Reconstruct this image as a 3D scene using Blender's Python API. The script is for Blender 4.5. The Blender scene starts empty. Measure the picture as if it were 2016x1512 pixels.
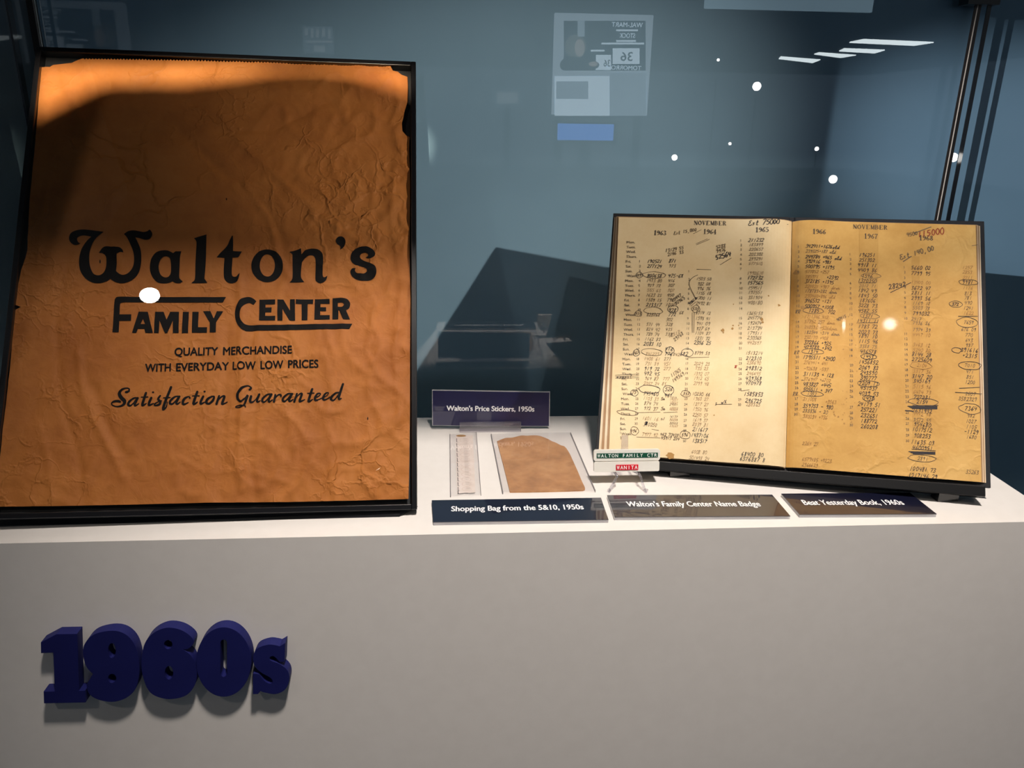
import bpy, math, random
from math import sin, cos, pi, radians
from mathutils import Vector as V, Matrix, noise
from mathutils.geometry import tessellate_polygon

SC = bpy.context.scene
COL = SC.collection
random.seed(7)

# ------------------------------------------------------------------ camera, exposure
W, H, F = 2016, 1512, 1513.5
PITCH, YAW, ROLL = 0.32787754, 0.07060614, 0.01458759
CAM = V((0, -0.70366, 0.403))
_f = V((sin(YAW) * cos(PITCH), cos(YAW) * cos(PITCH), -sin(PITCH)))
_r = V((cos(YAW), -sin(YAW), 0))
_u = _r.cross(_f)
RIGHT = _r * cos(ROLL) + _u * sin(ROLL)
UP = -_r * sin(ROLL) + _u * cos(ROLL)
FWD = _f
cd = bpy.data.cameras.new('camera')
cam = bpy.data.objects.new('camera', cd)
COL.objects.link(cam)
cd.sensor_fit = 'HORIZONTAL'
cd.sensor_width = 36
cd.lens = F / W * 36
cd.clip_start = 0.01
cam.matrix_world = Matrix((
    (RIGHT.x, UP.x, -FWD.x, CAM.x), (RIGHT.y, UP.y, -FWD.y, CAM.y),
    (RIGHT.z, UP.z, -FWD.z, CAM.z), (0, 0, 0, 1)))
SC.camera = cam
vs = SC.view_settings
vs.view_transform = 'Standard'
vs.look = 'None'
vs.exposure = 0.0
vs.gamma = 1.0
vs.use_curve_mapping = False
wd = bpy.data.worlds.new('gallery')
SC.world = wd
wd.use_nodes = True
wd.node_tree.nodes['Background'].inputs[0].default_value = (0.55, 0.72, 0.95, 1)
wd.node_tree.nodes['Background'].inputs[1].default_value = 0.16

# lamp positions and powers (the lamps themselves are built by spotlight() below)
KEY_POS, KEY_W = V((0.26, -0.68, 1.9)), 215.0
SIDE_R_POS, SIDE_R_W = V((2.45, -1.55, 1.26)), 280.0
FAR_L_POS, FAR_L_W = V((-2.75, -1.25, 1.15)), 520.0
FRONT_L_POS, FRONT_L_W = V((-1.03, -1.37, 1.9)), 10.0
FRONT_R_POS, FRONT_R_W = V((0.78, -1.53, 1.9)), 14.0
TOP_POS, TOP_W = V((-0.20, -2.40, 1.9)), 1100.0  # added lamp for the lit strip along the bag's top

# ------------------------------------------------------------------ helpers
WALL_Y = 0.445


def lin(r, g, b):
    return tuple(((c / 255) / 12.92 if c <= 10 else ((c / 255 + .055) / 1.055) ** 2.4) for c in (r, g, b))


def ray(px, py):
    return (FWD * F + RIGHT * (px - W / 2) - UP * (py - H / 2)).normalized()


def hit(px, py, p0, n):
    d = ray(px, py)
    return CAM + d * ((p0 - CAM).dot(n) / d.dot(n))


def on_z(px, py, z=0.0):
    return hit(px, py, V((0, 0, z)), V((0, 0, 1)))


def on_y(px, py, y):
    return hit(px, py, V((0, y, 0)), V((0, 1, 0)))


def mirrored(px, py, z=None, y=None):
    """where a look into the back wall's glass ends up, on a height or a depth of the gallery"""
    p = on_y(px, py, WALL_Y)
    d = (p - CAM).normalized()
    d.y = -d.y
    t = (z - p.z) / d.z if z is not None else (y - p.y) / d.y
    return p + d * t


class Surf:
    """a plane with its own axes and an optional relief h(u, v)"""
    def __init__(s, o, X, U, h=None, mean=0.0):
        s.o, s.X, s.U = o, X.normalized(), U.normalized()
        s.n = s.X.cross(s.U).normalized()
        s.h, s.mean = h, mean

    def uv(s, px, py):
        p = hit(px, py, s.o + s.n * s.mean, s.n) - s.o
        return V((p.dot(s.X), p.dot(s.U)))

    def at(s, u, v, e=0.0):
        return s.o + s.X * u + s.U * v + s.n * ((s.h(u, v) if s.h else 0.0) + e)


def leaning(bx, by, z, yaw, lean, roll):
    X = V((cos(yaw), sin(yaw), 0))
    N = V((-sin(yaw), cos(yaw), 0))
    U = V((0, 0, cos(lean))) + N * sin(lean)
    return V((bx, by, z)), X * cos(roll) + U * sin(roll), -X * sin(roll) + U * cos(roll)


def wpos(o):
    p = V((0, 0, 0))
    while o:
        p = p + o.location
        o = o.parent
    return p


class MB:
    def __init__(s):
        s.v, s.f, s.m = [], [], []

    def face(s, pts, m=0):
        k = len(s.v)
        s.v += [tuple(p) for p in pts]
        s.f.append(tuple(range(k, k + len(pts))))
        s.m.append(m)

    def mesh(s, vs_, fs, m=0):
        k = len(s.v)
        s.v += [tuple(p) for p in vs_]
        s.f += [tuple(i + k for i in f) for f in fs]
        s.m += [m] * len(fs)

    def hexa(s, b, t, m=0):
        """bottom ring and top ring of points, closed prism"""
        n = len(b)
        s.mesh(list(b) + list(t), [tuple(reversed(range(n))), tuple(range(n, 2 * n))] +
               [(i, (i + 1) % n, n + (i + 1) % n, n + i) for i in range(n)], m)

    def box(s, a, b, m=0):
        x0, y0, z0 = a
        x1, y1, z1 = b
        s.hexa([(x0, y0, z0), (x1, y0, z0), (x1, y1, z0), (x0, y1, z0)],
               [(x0, y0, z1), (x1, y0, z1), (x1, y1, z1), (x0, y1, z1)], m)

    def slab(s, S, u0, u1, v0, v1, e0, e1, m=0):
        """box in a surface's axes, e0..e1 along its normal"""
        q = [(u0, v0), (u1, v0), (u1, v1), (u0, v1)]
        P = lambda u, v, e: S.o + S.X * u + S.U * v + S.n * e
        s.hexa([P(u, v, e0) for u, v in q], [P(u, v, e1) for u, v in q], m)

    def prism(s, S, pts, e0, e1, m=0):
        P = lambda u, v, e: S.o + S.X * u + S.U * v + S.n * e
        s.hexa([P(u, v, e0) for u, v in pts], [P(u, v, e1) for u, v in pts], m)

    def tube(s, pts, r, m=0, n=10):
        pts = [V(p) for p in pts]
        rs = r if isinstance(r, (list, tuple)) else [r] * len(pts)
        rings = []
        for i, p in enumerate(pts):
            d = (pts[min(i + 1, len(pts) - 1)] - pts[max(i - 1, 0)]).normalized()
            a = d.cross(V((0, 0, 1)) if abs(d.z) < .9 else V((1, 0, 0))).normalized()
            b = d.cross(a)
            rings.append([p + (a * cos(2 * pi * k / n) + b * sin(2 * pi * k / n)) * rs[i] for k in range(n)])
        vs_ = [q for ring in rings for q in ring]
        fs = []
        for i in range(len(pts) - 1):
            for k in range(n):
                fs.append((i * n + k, i * n + (k + 1) % n, (i + 1) * n + (k + 1) % n, (i + 1) * n + k))
        fs += [tuple(reversed(range(n))), tuple(range((len(pts) - 1) * n, len(pts) * n))]
        s.mesh(vs_, fs, m)

    def build(s, name, mats, parent=None, loc=None, smooth=False, merge=False, bevel=0.0, recalc=True):
        me = bpy.data.meshes.new(name)
        o = bpy.data.objects.new(name, me)
        COL.objects.link(o)
        if parent:
            o.parent = parent
            base = wpos(parent)
        else:
            base = V(loc) if loc is not None else V((0, 0, 0))
            o.location = base
        me.from_pydata([tuple(V(p) - base) for p in s.v], [], s.f)
        for m in (mats if isinstance(mats, (list, tuple)) else [mats]):
            me.materials.append(m)
        me.polygons.foreach_set('material_index', s.m)
        if merge or recalc:
            import bmesh
            b = bmesh.new()
            b.from_mesh(me)
            if merge:
                bmesh.ops.remove_doubles(b, verts=b.verts, dist=2e-6)
            if recalc:
                bmesh.ops.recalc_face_normals(b, faces=b.faces)
            b.to_mesh(me)
            b.free()
        if smooth:
            me.polygons.foreach_set('use_smooth', [True] * len(me.polygons))
        me.update()
        if bevel:
            md = o.modifiers.new('bevel', 'BEVEL')
            md.width = bevel
            md.segments = 3
            md.limit_method = 'ANGLE'
        return o


def tag(o, label, cat=None, group=None, kind=None):
    o['label'] = label
    if cat:
        o['category'] = cat
    if group:
        o['group'] = group
    if kind:
        o['kind'] = kind
    return o


def empty(name, loc, label, cat, group=None):
    o = bpy.data.objects.new(name, None)
    COL.objects.link(o)
    o.location = loc
    o.empty_display_size = .02
    return tag(o, label, cat, group)


# ------------------------------------------------------------------ materials
def mat(name, col, rough=.5, metal=0.0, spec=.5, coat=0.0, coat_ior=1.5, coat_rough=.03, emit=None, estr=0.0,
        vary=None, scale=20.0, bump=0.0, bscale=200.0, detail=4.0, lo=.35, hi=.65):
    m = bpy.data.materials.new(name)
    m.use_nodes = True
    nt = m.node_tree
    b = nt.nodes['Principled BSDF']
    b.inputs['Base Color'].default_value = (*col, 1)
    b.inputs['Roughness'].default_value = rough
    b.inputs['Metallic'].default_value = metal
    b.inputs['Specular IOR Level'].default_value = spec
    b.inputs['Coat Weight'].default_value = coat
    b.inputs['Coat IOR'].default_value = coat_ior
    b.inputs['Coat Roughness'].default_value = coat_rough
    if emit:
        b.inputs['Emission Color'].default_value = (*emit, 1)
        b.inputs['Emission Strength'].default_value = estr
    tc = nt.nodes.new('ShaderNodeTexCoord')
    if vary:
        n = nt.nodes.new('ShaderNodeTexNoise')
        n.inputs['Scale'].default_value = scale
        n.inputs['Detail'].default_value = detail
        r = nt.nodes.new('ShaderNodeValToRGB')
        r.color_ramp.elements[0].position = lo
        r.color_ramp.elements[1].position = hi
        r.color_ramp.elements[0].color = (*vary, 1)
        r.color_ramp.elements[1].color = (*col, 1)
        nt.links.new(tc.outputs['Object'], n.inputs['Vector'])
        nt.links.new(n.outputs['Fac'], r.inputs['Fac'])
        nt.links.new(r.outputs['Color'], b.inputs['Base Color'])
    if bump:
        n2 = nt.nodes.new('ShaderNodeTexNoise')
        n2.inputs['Scale'].default_value = bscale
        n2.inputs['Detail'].default_value = 6
        bp = nt.nodes.new('ShaderNodeBump')
        bp.inputs['Strength'].default_value = bump
        bp.inputs['Distance'].default_value = .002
        nt.links.new(tc.outputs['Object'], n2.inputs['Vector'])
        nt.links.new(n2.outputs['Fac'], bp.inputs['Height'])
        nt.links.new(bp.outputs['Normal'], b.inputs['Normal'])
    return m


def clear_mat(name, ior=1.49, tint=(1, 1, 1), wavy=0.0, rough=0.0, milk=0.0):
    m = bpy.data.materials.new(name)
    m.use_nodes = True
    nt = m.node_tree
    nt.nodes.remove(nt.nodes['Principled BSDF'])
    out = nt.nodes['Material Output']
    t = nt.nodes.new('ShaderNodeBsdfTransparent')
    t.inputs[0].default_value = (*tint, 1)
    g = nt.nodes.new('ShaderNodeBsdfGlossy')
    g.inputs['Roughness'].default_value = rough
    f = nt.nodes.new('ShaderNodeFresnel')
    f.inputs['IOR'].default_value = ior
    mx = nt.nodes.new('ShaderNodeMixShader')
    geo = nt.nodes.new('ShaderNodeNewGeometry')
    sel = nt.nodes.new('ShaderNodeMix')
    sel.inputs[2].default_value = ior
    sel.inputs[3].default_value = 1 / ior
    nt.links.new(geo.outputs['Backfacing'], sel.inputs[0])
    nt.links.new(sel.outputs[0], f.inputs['IOR'])
    nt.links.new(f.outputs[0], mx.inputs[0])
    base = t
    if milk:
        d = nt.nodes.new('ShaderNodeBsdfDiffuse')
        d.inputs[0].default_value = (.86, .84, .86, 1)
        mm = nt.nodes.new('ShaderNodeMixShader')
        mm.inputs[0].default_value = milk
        nt.links.new(t.outputs[0], mm.inputs[1])
        nt.links.new(d.outputs[0], mm.inputs[2])
        base = mm
    nt.links.new(base.outputs[0], mx.inputs[1])
    nt.links.new(g.outputs[0], mx.inputs[2])
    if wavy:
        tc = nt.nodes.new('ShaderNodeTexCoord')
        n = nt.nodes.new('ShaderNodeTexNoise')
        n.inputs['Scale'].default_value = 9
        n.inputs['Detail'].default_value = 1
        bp = nt.nodes.new('ShaderNodeBump')
        bp.inputs['Strength'].default_value = wavy
        bp.inputs['Distance'].default_value = .01
        nt.links.new(tc.outputs['Object'], n.inputs['Vector'])
        nt.links.new(n.outputs['Fac'], bp.inputs['Height'])
        nt.links.new(bp.outputs['Normal'], g.inputs['Normal'])
        nt.links.new(bp.outputs['Normal'], f.inputs['Normal'])
    nt.links.new(mx.outputs[0], out.inputs['Surface'])
    return m


M = {}
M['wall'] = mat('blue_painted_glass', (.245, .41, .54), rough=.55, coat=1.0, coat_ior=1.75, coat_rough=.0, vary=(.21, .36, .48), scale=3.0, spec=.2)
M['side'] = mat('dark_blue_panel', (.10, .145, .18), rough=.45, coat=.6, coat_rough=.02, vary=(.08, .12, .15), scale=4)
M['white'] = mat('white_painted_board', (.80, .755, .72), rough=.55, vary=(.78, .735, .70), scale=60, bump=.04, bscale=900)
M['black'] = mat('black_lacquer', (.006, .006, .008), rough=.28, coat=.6)
M['black_matte'] = mat('black_board', (.008, .008, .010), rough=.6)
M['chrome'] = mat('bright_edge_metal', (.75, .66, .58), rough=.25, metal=1.0)
M['pale_edge'] = mat('pale_metal_edge', (.75, .66, .56), rough=.4)
M['bronze'] = mat('dark_bronze', (.035, .026, .022), rough=.4, metal=.3)
M['navy'] = mat('navy_print', lin(27, 27, 72), rough=.35, coat=1.0, coat_rough=.0, vary=lin(24, 24, 64), scale=30)
M['navy_flat'] = mat('dark_navy_print', lin(20, 22, 44), rough=.35, coat=1.0, coat_ior=1.6, coat_rough=.0, vary=lin(18, 20, 40), scale=30)
M['edge'] = clear_mat('acrylic_edge', tint=(.92, .94, .96), milk=.45, rough=.1)
M['acrylic'] = clear_mat('clear_acrylic', tint=(.965, .96, .975))
M['acrylic_thick'] = clear_mat('thick_clear_acrylic', ior=1.6, tint=(.86, .85, .88), milk=.06)
M['pouch'] = clear_mat('clear_plastic_film', ior=1.3, tint=(.985, .98, .98), wavy=.04, milk=.03)
M['pane'] = clear_mat('glazing_acrylic', ior=1.49, wavy=.10)
M['letters'] = mat('blue_letter_enamel', (.010, .0125, .105), rough=.6, spec=.25, vary=(.009, .011, .095), scale=40)
M['ink'] = mat('black_print', (.010, .009, .009), rough=.75, spec=.1)
M['cream'] = mat('cream_plastic', (.80, .77, .70), rough=.3, vary=(.77, .74, .67), scale=50)
M['green'] = mat('green_label_tape', lin(20, 78, 55), rough=.3, vary=lin(16, 68, 48), scale=300)
M['red'] = mat('red_label_tape', lin(214, 22, 40), rough=.3, vary=lin(200, 16, 34), scale=300)
M['tape_white'] = mat('embossed_white', (.86, .88, .84), rough=.5)
M['sign_white'] = mat('white_print', (.88, .88, .90), rough=.5)
M['cover'] = mat('black_cloth_cover', (.010, .010, .013), rough=.7, bump=.3, bscale=1500)
M['pen'] = mat('dark_ink', (.030, .025, .028), rough=.7)
M['pencil'] = mat('pencil', (.135, .092, .055), rough=.7)
M['label_ink'] = mat('small_type_ink', (.14, .105, .075), rough=.7)
M['print'] = mat('typeset_ink', (.05, .04, .04), rough=.7)
M['redpen'] = mat('red_ink', (.30, .045, .02), rough=.7)
M['stain'] = mat('brown_stain', (.42, .22, .06), rough=.7)


def paper(name, stops, scale=7.0, fine=(.7, 90.0), rough=.65, bump=.25, bscale=60.0, stain=None, coat=0.0, crumple=()):
    """old paper: two noises through a ramp, optional blotches, crinkle bump"""
    m = bpy.data.materials.new(name)
    m.use_nodes = True
    nt = m.node_tree
    L = nt.links.new
    b = nt.nodes['Principled BSDF']
    b.inputs['Roughness'].default_value = rough
    b.inputs['Specular IOR Level'].default_value = .25
    b.inputs['Coat Weight'].default_value = coat
    b.inputs['Coat Roughness'].default_value = .04
    tc = nt.nodes.new('ShaderNodeTexCoord')
    n = nt.nodes.new('ShaderNodeTexNoise')
    n.inputs['Scale'].default_value = scale
    n.inputs['Detail'].default_value = 8
    n.inputs['Roughness'].default_value = fine[0]
    L(tc.outputs['Object'], n.inputs['Vector'])
    r = nt.nodes.new('ShaderNodeValToRGB')
    el = r.color_ramp.elements
    el[0].position, el[0].color = stops[0][0], (*stops[0][1], 1)
    el[1].position, el[1].color = stops[-1][0], (*stops[-1][1], 1)
    for p, c in stops[1:-1]:
        e = el.new(p)
        e.color = (*c, 1)
    L(n.outputs['Fac'], r.inputs['Fac'])
    colour = r.outputs['Color']
    if stain:
        n3 = nt.nodes.new('ShaderNodeTexNoise')
        n3.inputs['Scale'].default_value = stain[1]
        n3.inputs['Detail'].default_value = 3
        L(tc.outputs['Object'], n3.inputs['Vector'])
        r3 = nt.nodes.new('ShaderNodeValToRGB')
        r3.color_ramp.elements[0].position = stain[2]
        r3.color_ramp.elements[0].color = (0, 0, 0, 1)
        r3.color_ramp.elements[1].position = stain[3]
        r3.color_ramp.elements[1].color = (stain[4],) * 3 + (1,)
        L(n3.outputs['Fac'], r3.inputs['Fac'])
        mx = nt.nodes.new('ShaderNodeMixRGB')
        mx.inputs[2].default_value = (*stain[0], 1)
        L(r3.outputs['Color'], mx.inputs[0])
        L(colour, mx.inputs[1])
        colour = mx.outputs[0]
    L(colour, b.inputs['Base Color'])
    n2 = nt.nodes.new('ShaderNodeTexNoise')
    n2.inputs['Scale'].default_value = bscale
    n2.inputs['Detail'].default_value = 5
    n2.inputs['Distortion'].default_value = .6
    L(tc.outputs['Object'], n2.inputs['Vector'])
    bp = nt.nodes.new('ShaderNodeBump')
    bp.inputs['Strength'].default_value = bump
    bp.inputs['Distance'].default_value = .003
    L(n2.outputs['Fac'], bp.inputs['Height'])
    normal = bp.outputs['Normal']
    for sc_, wd_, ds_ in crumple:
        wob = nt.nodes.new('ShaderNodeTexNoise')
        wob.inputs['Scale'].default_value = sc_ * .8
        wob.inputs['Detail'].default_value = 4
        L(tc.outputs['Object'], wob.inputs['Vector'])
        mxv = nt.nodes.new('ShaderNodeMixRGB')
        mxv.blend_type = 'ADD'
        mxv.inputs[0].default_value = 2.6 / sc_
        L(tc.outputs['Object'], mxv.inputs[1])
        L(wob.outputs['Color'], mxv.inputs[2])
        vo = nt.nodes.new('ShaderNodeTexVoronoi')
        vo.feature = 'DISTANCE_TO_EDGE'
        vo.inputs['Scale'].default_value = sc_
        L(mxv.outputs[0], vo.inputs['Vector'])
        mr = nt.nodes.new('ShaderNodeMapRange')
        mr.inputs['From Max'].default_value = wd_
        mr.inputs['To Min'].default_value = 1.0
        mr.inputs['To Max'].default_value = 0.0
        L(vo.outputs['Distance'], mr.inputs['Value'])
        msk = nt.nodes.new('ShaderNodeTexNoise')
        msk.inputs['Scale'].default_value = sc_ * .45
        msk.inputs['Detail'].default_value = 2
        L(tc.outputs['Object'], msk.inputs['Vector'])
        ml = nt.nodes.new('ShaderNodeMath')
        ml.operation = 'MULTIPLY'
        L(mr.outputs[0], ml.inputs[0])
        mk = nt.nodes.new('ShaderNodeMapRange')
        mk.inputs['From Min'].default_value = .45
        mk.inputs['From Max'].default_value = .62
        L(msk.outputs['Fac'], mk.inputs['Value'])
        L(mk.outputs[0], ml.inputs[1])
        b2 = nt.nodes.new('ShaderNodeBump')
        b2.inputs['Strength'].default_value = .9
        b2.inputs['Distance'].default_value = ds_
        L(ml.outputs[0], b2.inputs['Height'])
        L(normal, b2.inputs['Normal'])
        normal = b2.outputs['Normal']
    L(normal, b.inputs['Normal'])
    return m


M['kraft'] = paper('old_kraft_paper', [(.30, (.33, .105, .022)), (.5, (.44, .155, .033)), (.72, (.53, .205, .05))], scale=6, bump=.5, bscale=55,
                   stain=((.22, .075, .02), 4.5, .60, .80, .55), crumple=((13, .06, .0016), (31, .08, .0007)))
M['kraft_small'] = paper('scrap_kraft_paper', [(.35, (.36, .16, .05)), (.5, (.50, .24, .085)), (.65, (.60, .32, .13))], scale=22, bump=.3, bscale=90,
                         stain=((.30, .12, .035), 35, .60, .75, .5))
M['page_left'] = paper('cream_ledger_paper', [(.3, (.70, .50, .26)), (.5, (.80, .62, .37)), (.7, (.85, .70, .46))], scale=5, bump=.10, bscale=30,
                       stain=((.62, .40, .18), 6, .58, .80, .6))
M['page_right'] = paper('yellowed_ledger_paper', [(.3, (.48, .25, .062)), (.5, (.61, .345, .10)), (.7, (.71, .435, .148))], scale=8, bump=.22, bscale=28,
                        stain=((.50, .25, .06), 5, .56, .78, .7), coat=.03, crumple=((24, .12, .0008),))
M['page_patch'] = paper('yellowed_ledger_strip', [(.3, (.43, .22, .052)), (.5, (.55, .305, .085)), (.7, (.64, .385, .125))], scale=8, bump=.2, bscale=28, coat=.03)
M['sleeve_edge'] = mat('grey_sleeve_edge', (.22, .20, .21), rough=.4)
M['sheet_a'] = mat('sheet_edge_pale', (.78, .66, .48), rough=.7, vary=(.66, .50, .32), scale=25)
M['sheet_b'] = mat('sheet_edge_brown', (.42, .25, .13), rough=.7, vary=(.34, .19, .09), scale=25)

# ------------------------------------------------------------------ outlines, strokes, lettering


def parse(s, sc, ox, oy):
    """'x,y x,yc ...' in a crop's pixels -> [(px, py, corner)] in the photograph's pixels"""
    out = []
    for w in s.split():
        c = w.endswith('c')
        x, y = w.rstrip('c').split(',')
        out.append((float(x) / sc + ox, float(y) / sc + oy, c))
    return out


def smooth_closed(P, k=5):
    n = len(P)
    out = []
    for i in range(n):
        a, b = P[i], P[(i + 1) % n]
        z, c = P[i - 1], P[(i + 2) % n]
        out.append((a[0], a[1]))
        if a[2] and b[2]:
            continue
        t0 = ((b[0] - a[0]), (b[1] - a[1])) if a[2] else ((b[0] - z[0]) / 2, (b[1] - z[1]) / 2)
        t1 = ((b[0] - a[0]), (b[1] - a[1])) if b[2] else ((c[0] - a[0]) / 2, (c[1] - a[1]) / 2)
        for j in range(1, k):
            t = j / k
            h0, h1, h2, h3 = 2 * t**3 - 3 * t * t + 1, t**3 - 2 * t * t + t, -2 * t**3 + 3 * t * t, t**3 - t * t
            out.append(tuple(h0 * a[q] + h1 * t0[q] + h2 * b[q] + h3 * t1[q] for q in (0, 1)))
    return out


def all_corner(s, sc, ox, oy):
    return [(x, y) for x, y, _ in parse(s, sc, ox, oy)]


def ellipse(cx, cy, rx, ry, n=36):
    return [(cx + rx * cos(2 * pi * i / n), cy + ry * sin(2 * pi * i / n)) for i in range(n)]


def tris_of(loops):
    L = [[V((x, y, 0)) for x, y in lp] for lp in loops]
    flat = [p for lp in loops for p in lp]
    return [[flat[i] for i in t] for t in tessellate_polygon(L)]


def stroke_tris(pts, sub=5, closed=False):
    """variable width stroke: (x, y, radius) -> triangles"""
    n = len(pts)
    S = []
    for i in range(n - 1):
        a, b = pts[i], pts[i + 1]
        z = pts[i - 1] if i else a
        c = pts[i + 2] if i + 2 < n else b
        for j in range(sub):
            t = j / sub
            h0, h1, h2, h3 = 2 * t**3 - 3 * t * t + 1, t**3 - 2 * t * t + t, -2 * t**3 + 3 * t * t, t**3 - t * t
            S.append([h0 * a[q] + h1 * (b[q] - z[q]) / 2 + h2 * b[q] + h3 * (c[q] - a[q]) / 2 for q in range(3)])
    S.append(list(pts[-1]))
    out = []
    E = []
    for i, p in enumerate(S):
        q, r = S[min(i + 1, len(S) - 1)], S[max(i - 1, 0)]
        dx, dy = q[0] - r[0], q[1] - r[1]
        L = math.hypot(dx, dy) or 1
        E.append(((p[0] - dy / L * p[2], p[1] + dx / L * p[2]), (p[0] + dy / L * p[2], p[1] - dx / L * p[2])))
    for i in range(len(S) - 1):
        (a, b), (c, d) = E[i], E[i + 1]
        out += [[a, b, d], [a, d, c]]
    for p in (S[0], S[-1]):
        e = ellipse(p[0], p[1], p[2], p[2], 10)
        out += [[e[0], e[k], e[k + 1]] for k in range(1, 9)]
    return out


def clip(poly, axis, val, keep_greater):
    out = []
    n = len(poly)
    for i in range(n):
        a, b = poly[i], poly[(i + 1) % n]
        da, db = (a[axis] - val), (b[axis] - val)
        if not keep_greater:
            da, db = -da, -db
        if da >= 0:
            out.append(a)
        if (da > 0 and db < 0) or (da < 0 and db > 0):
            t = da / (da - db)
            out.append((a[0] + (b[0] - a[0]) * t, a[1] + (b[1] - a[1]) * t))
    return out


def conform(polys, cu, cv=None):
    """cut convex polygons on a grid so that they can follow a relief"""
    out = []
    for p in polys:
        u0, u1 = min(q[0] for q in p), max(q[0] for q in p)
        for i in range(int(math.floor(u0 / cu)), int(math.floor(u1 / cu)) + 1):
            a = clip(clip(p, 0, i * cu, True), 0, (i + 1) * cu, False)
            if len(a) < 3:
                continue
            if cv is None:
                out.append(a)
                continue
            v0, v1 = min(q[1] for q in a), max(q[1] for q in a)
            for j in range(int(math.floor(v0 / cv)), int(math.floor(v1 / cv)) + 1):
                b = clip(clip(a, 1, j * cv, True), 1, (j + 1) * cv, False)
                if len(b) >= 3:
                    out.append(b)
    return out


def lay(mb, S, polys, e, m, cu=None, cv=None):
    """put flat polygons (u, v) on a surface, facing its normal"""
    if cu:
        polys = conform(polys, cu, cv)
    for p in polys:
        ar = sum(p[i][0] * p[(i + 1) % len(p)][1] - p[(i + 1) % len(p)][0] * p[i][1] for i in range(len(p)))
        if abs(ar) < 1e-11:
            continue
        q = p if ar > 0 else p[::-1]
        mb.face([S.at(u, v, e) for u, v in q], m)


def lay_px(mb, S, polys, e, m, cu=None, cv=None):
    lay(mb, S, [[tuple(S.uv(*q)) for q in p] for p in polys], e, m, cu, cv)


def lay_text(mb, S, polys, e, m, bold, cu=None, cv=None):
    """bold lettering is four shifted passes, each a hair above the last so that no faces coincide"""
    n = len(polys) // 4 if bold else len(polys)
    for k in range(4 if bold else 1):
        lay(mb, S, polys[k * n:(k + 1) * n], e + k * 3e-5, m, cu, cv)


_tc = {}


def text_tris(s, bold=0.0, space=1.0):
    key = (s, bold, space)
    if key in _tc:
        return _tc[key]
    c = bpy.data.curves.new('t', 'FONT')
    c.body = s
    c.size = 1
    c.space_character = space
    c.resolution_u = 4
    o = bpy.data.objects.new('t', c)
    COL.objects.link(o)
    dg = bpy.context.evaluated_depsgraph_get()
    me = o.evaluated_get(dg).to_mesh()
    me.calc_loop_triangles()
    T = [[(me.vertices[i].co.x, me.vertices[i].co.y) for i in t.vertices] for t in me.loop_triangles]
    o.evaluated_get(dg).to_mesh_clear()
    bpy.data.objects.remove(o)
    bpy.data.curves.remove(c)
    if bold:
        T = [[(x + dx, y + dy) for x, y in t] for dx, dy in ((bold, 0), (-bold, 0), (0, bold * .7), (0, -bold * .7)) for t in T]
    xs = [p[0] for t in T for p in t] or [0, 1]
    _tc[key] = (T, min(xs), max(xs))
    return _tc[key]


CAPH = max(p[1] for t in text_tris('H')[0] for p in t)


def put_text(mb, S, s, left, right, cap_px, e, m, bold=0.0, space=1.0, cu=None, cv=None, shear=0.0, natural=0):
    """baseline from left to right (photo pixels), capitals cap_px tall there"""
    T, x0, x1 = text_tris(s, bold, space)
    a, b = S.uv(*left), S.uv(*right)
    d = b - a
    sx = d.length / (x1 - x0)
    d.normalize()
    nrm = V((-d.y, d.x))
    c = S.uv(left[0], left[1] - cap_px)
    sy = abs((c - a).dot(nrm)) / CAPH
    if natural:
        sx = sy * natural
    P = [[tuple(a + d * ((x - x0) * sx + shear * y * sy) + nrm * (y * sy)) for x, y in t] for t in T]
    lay_text(mb, S, P, e, m, bold, cu, cv)


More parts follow.
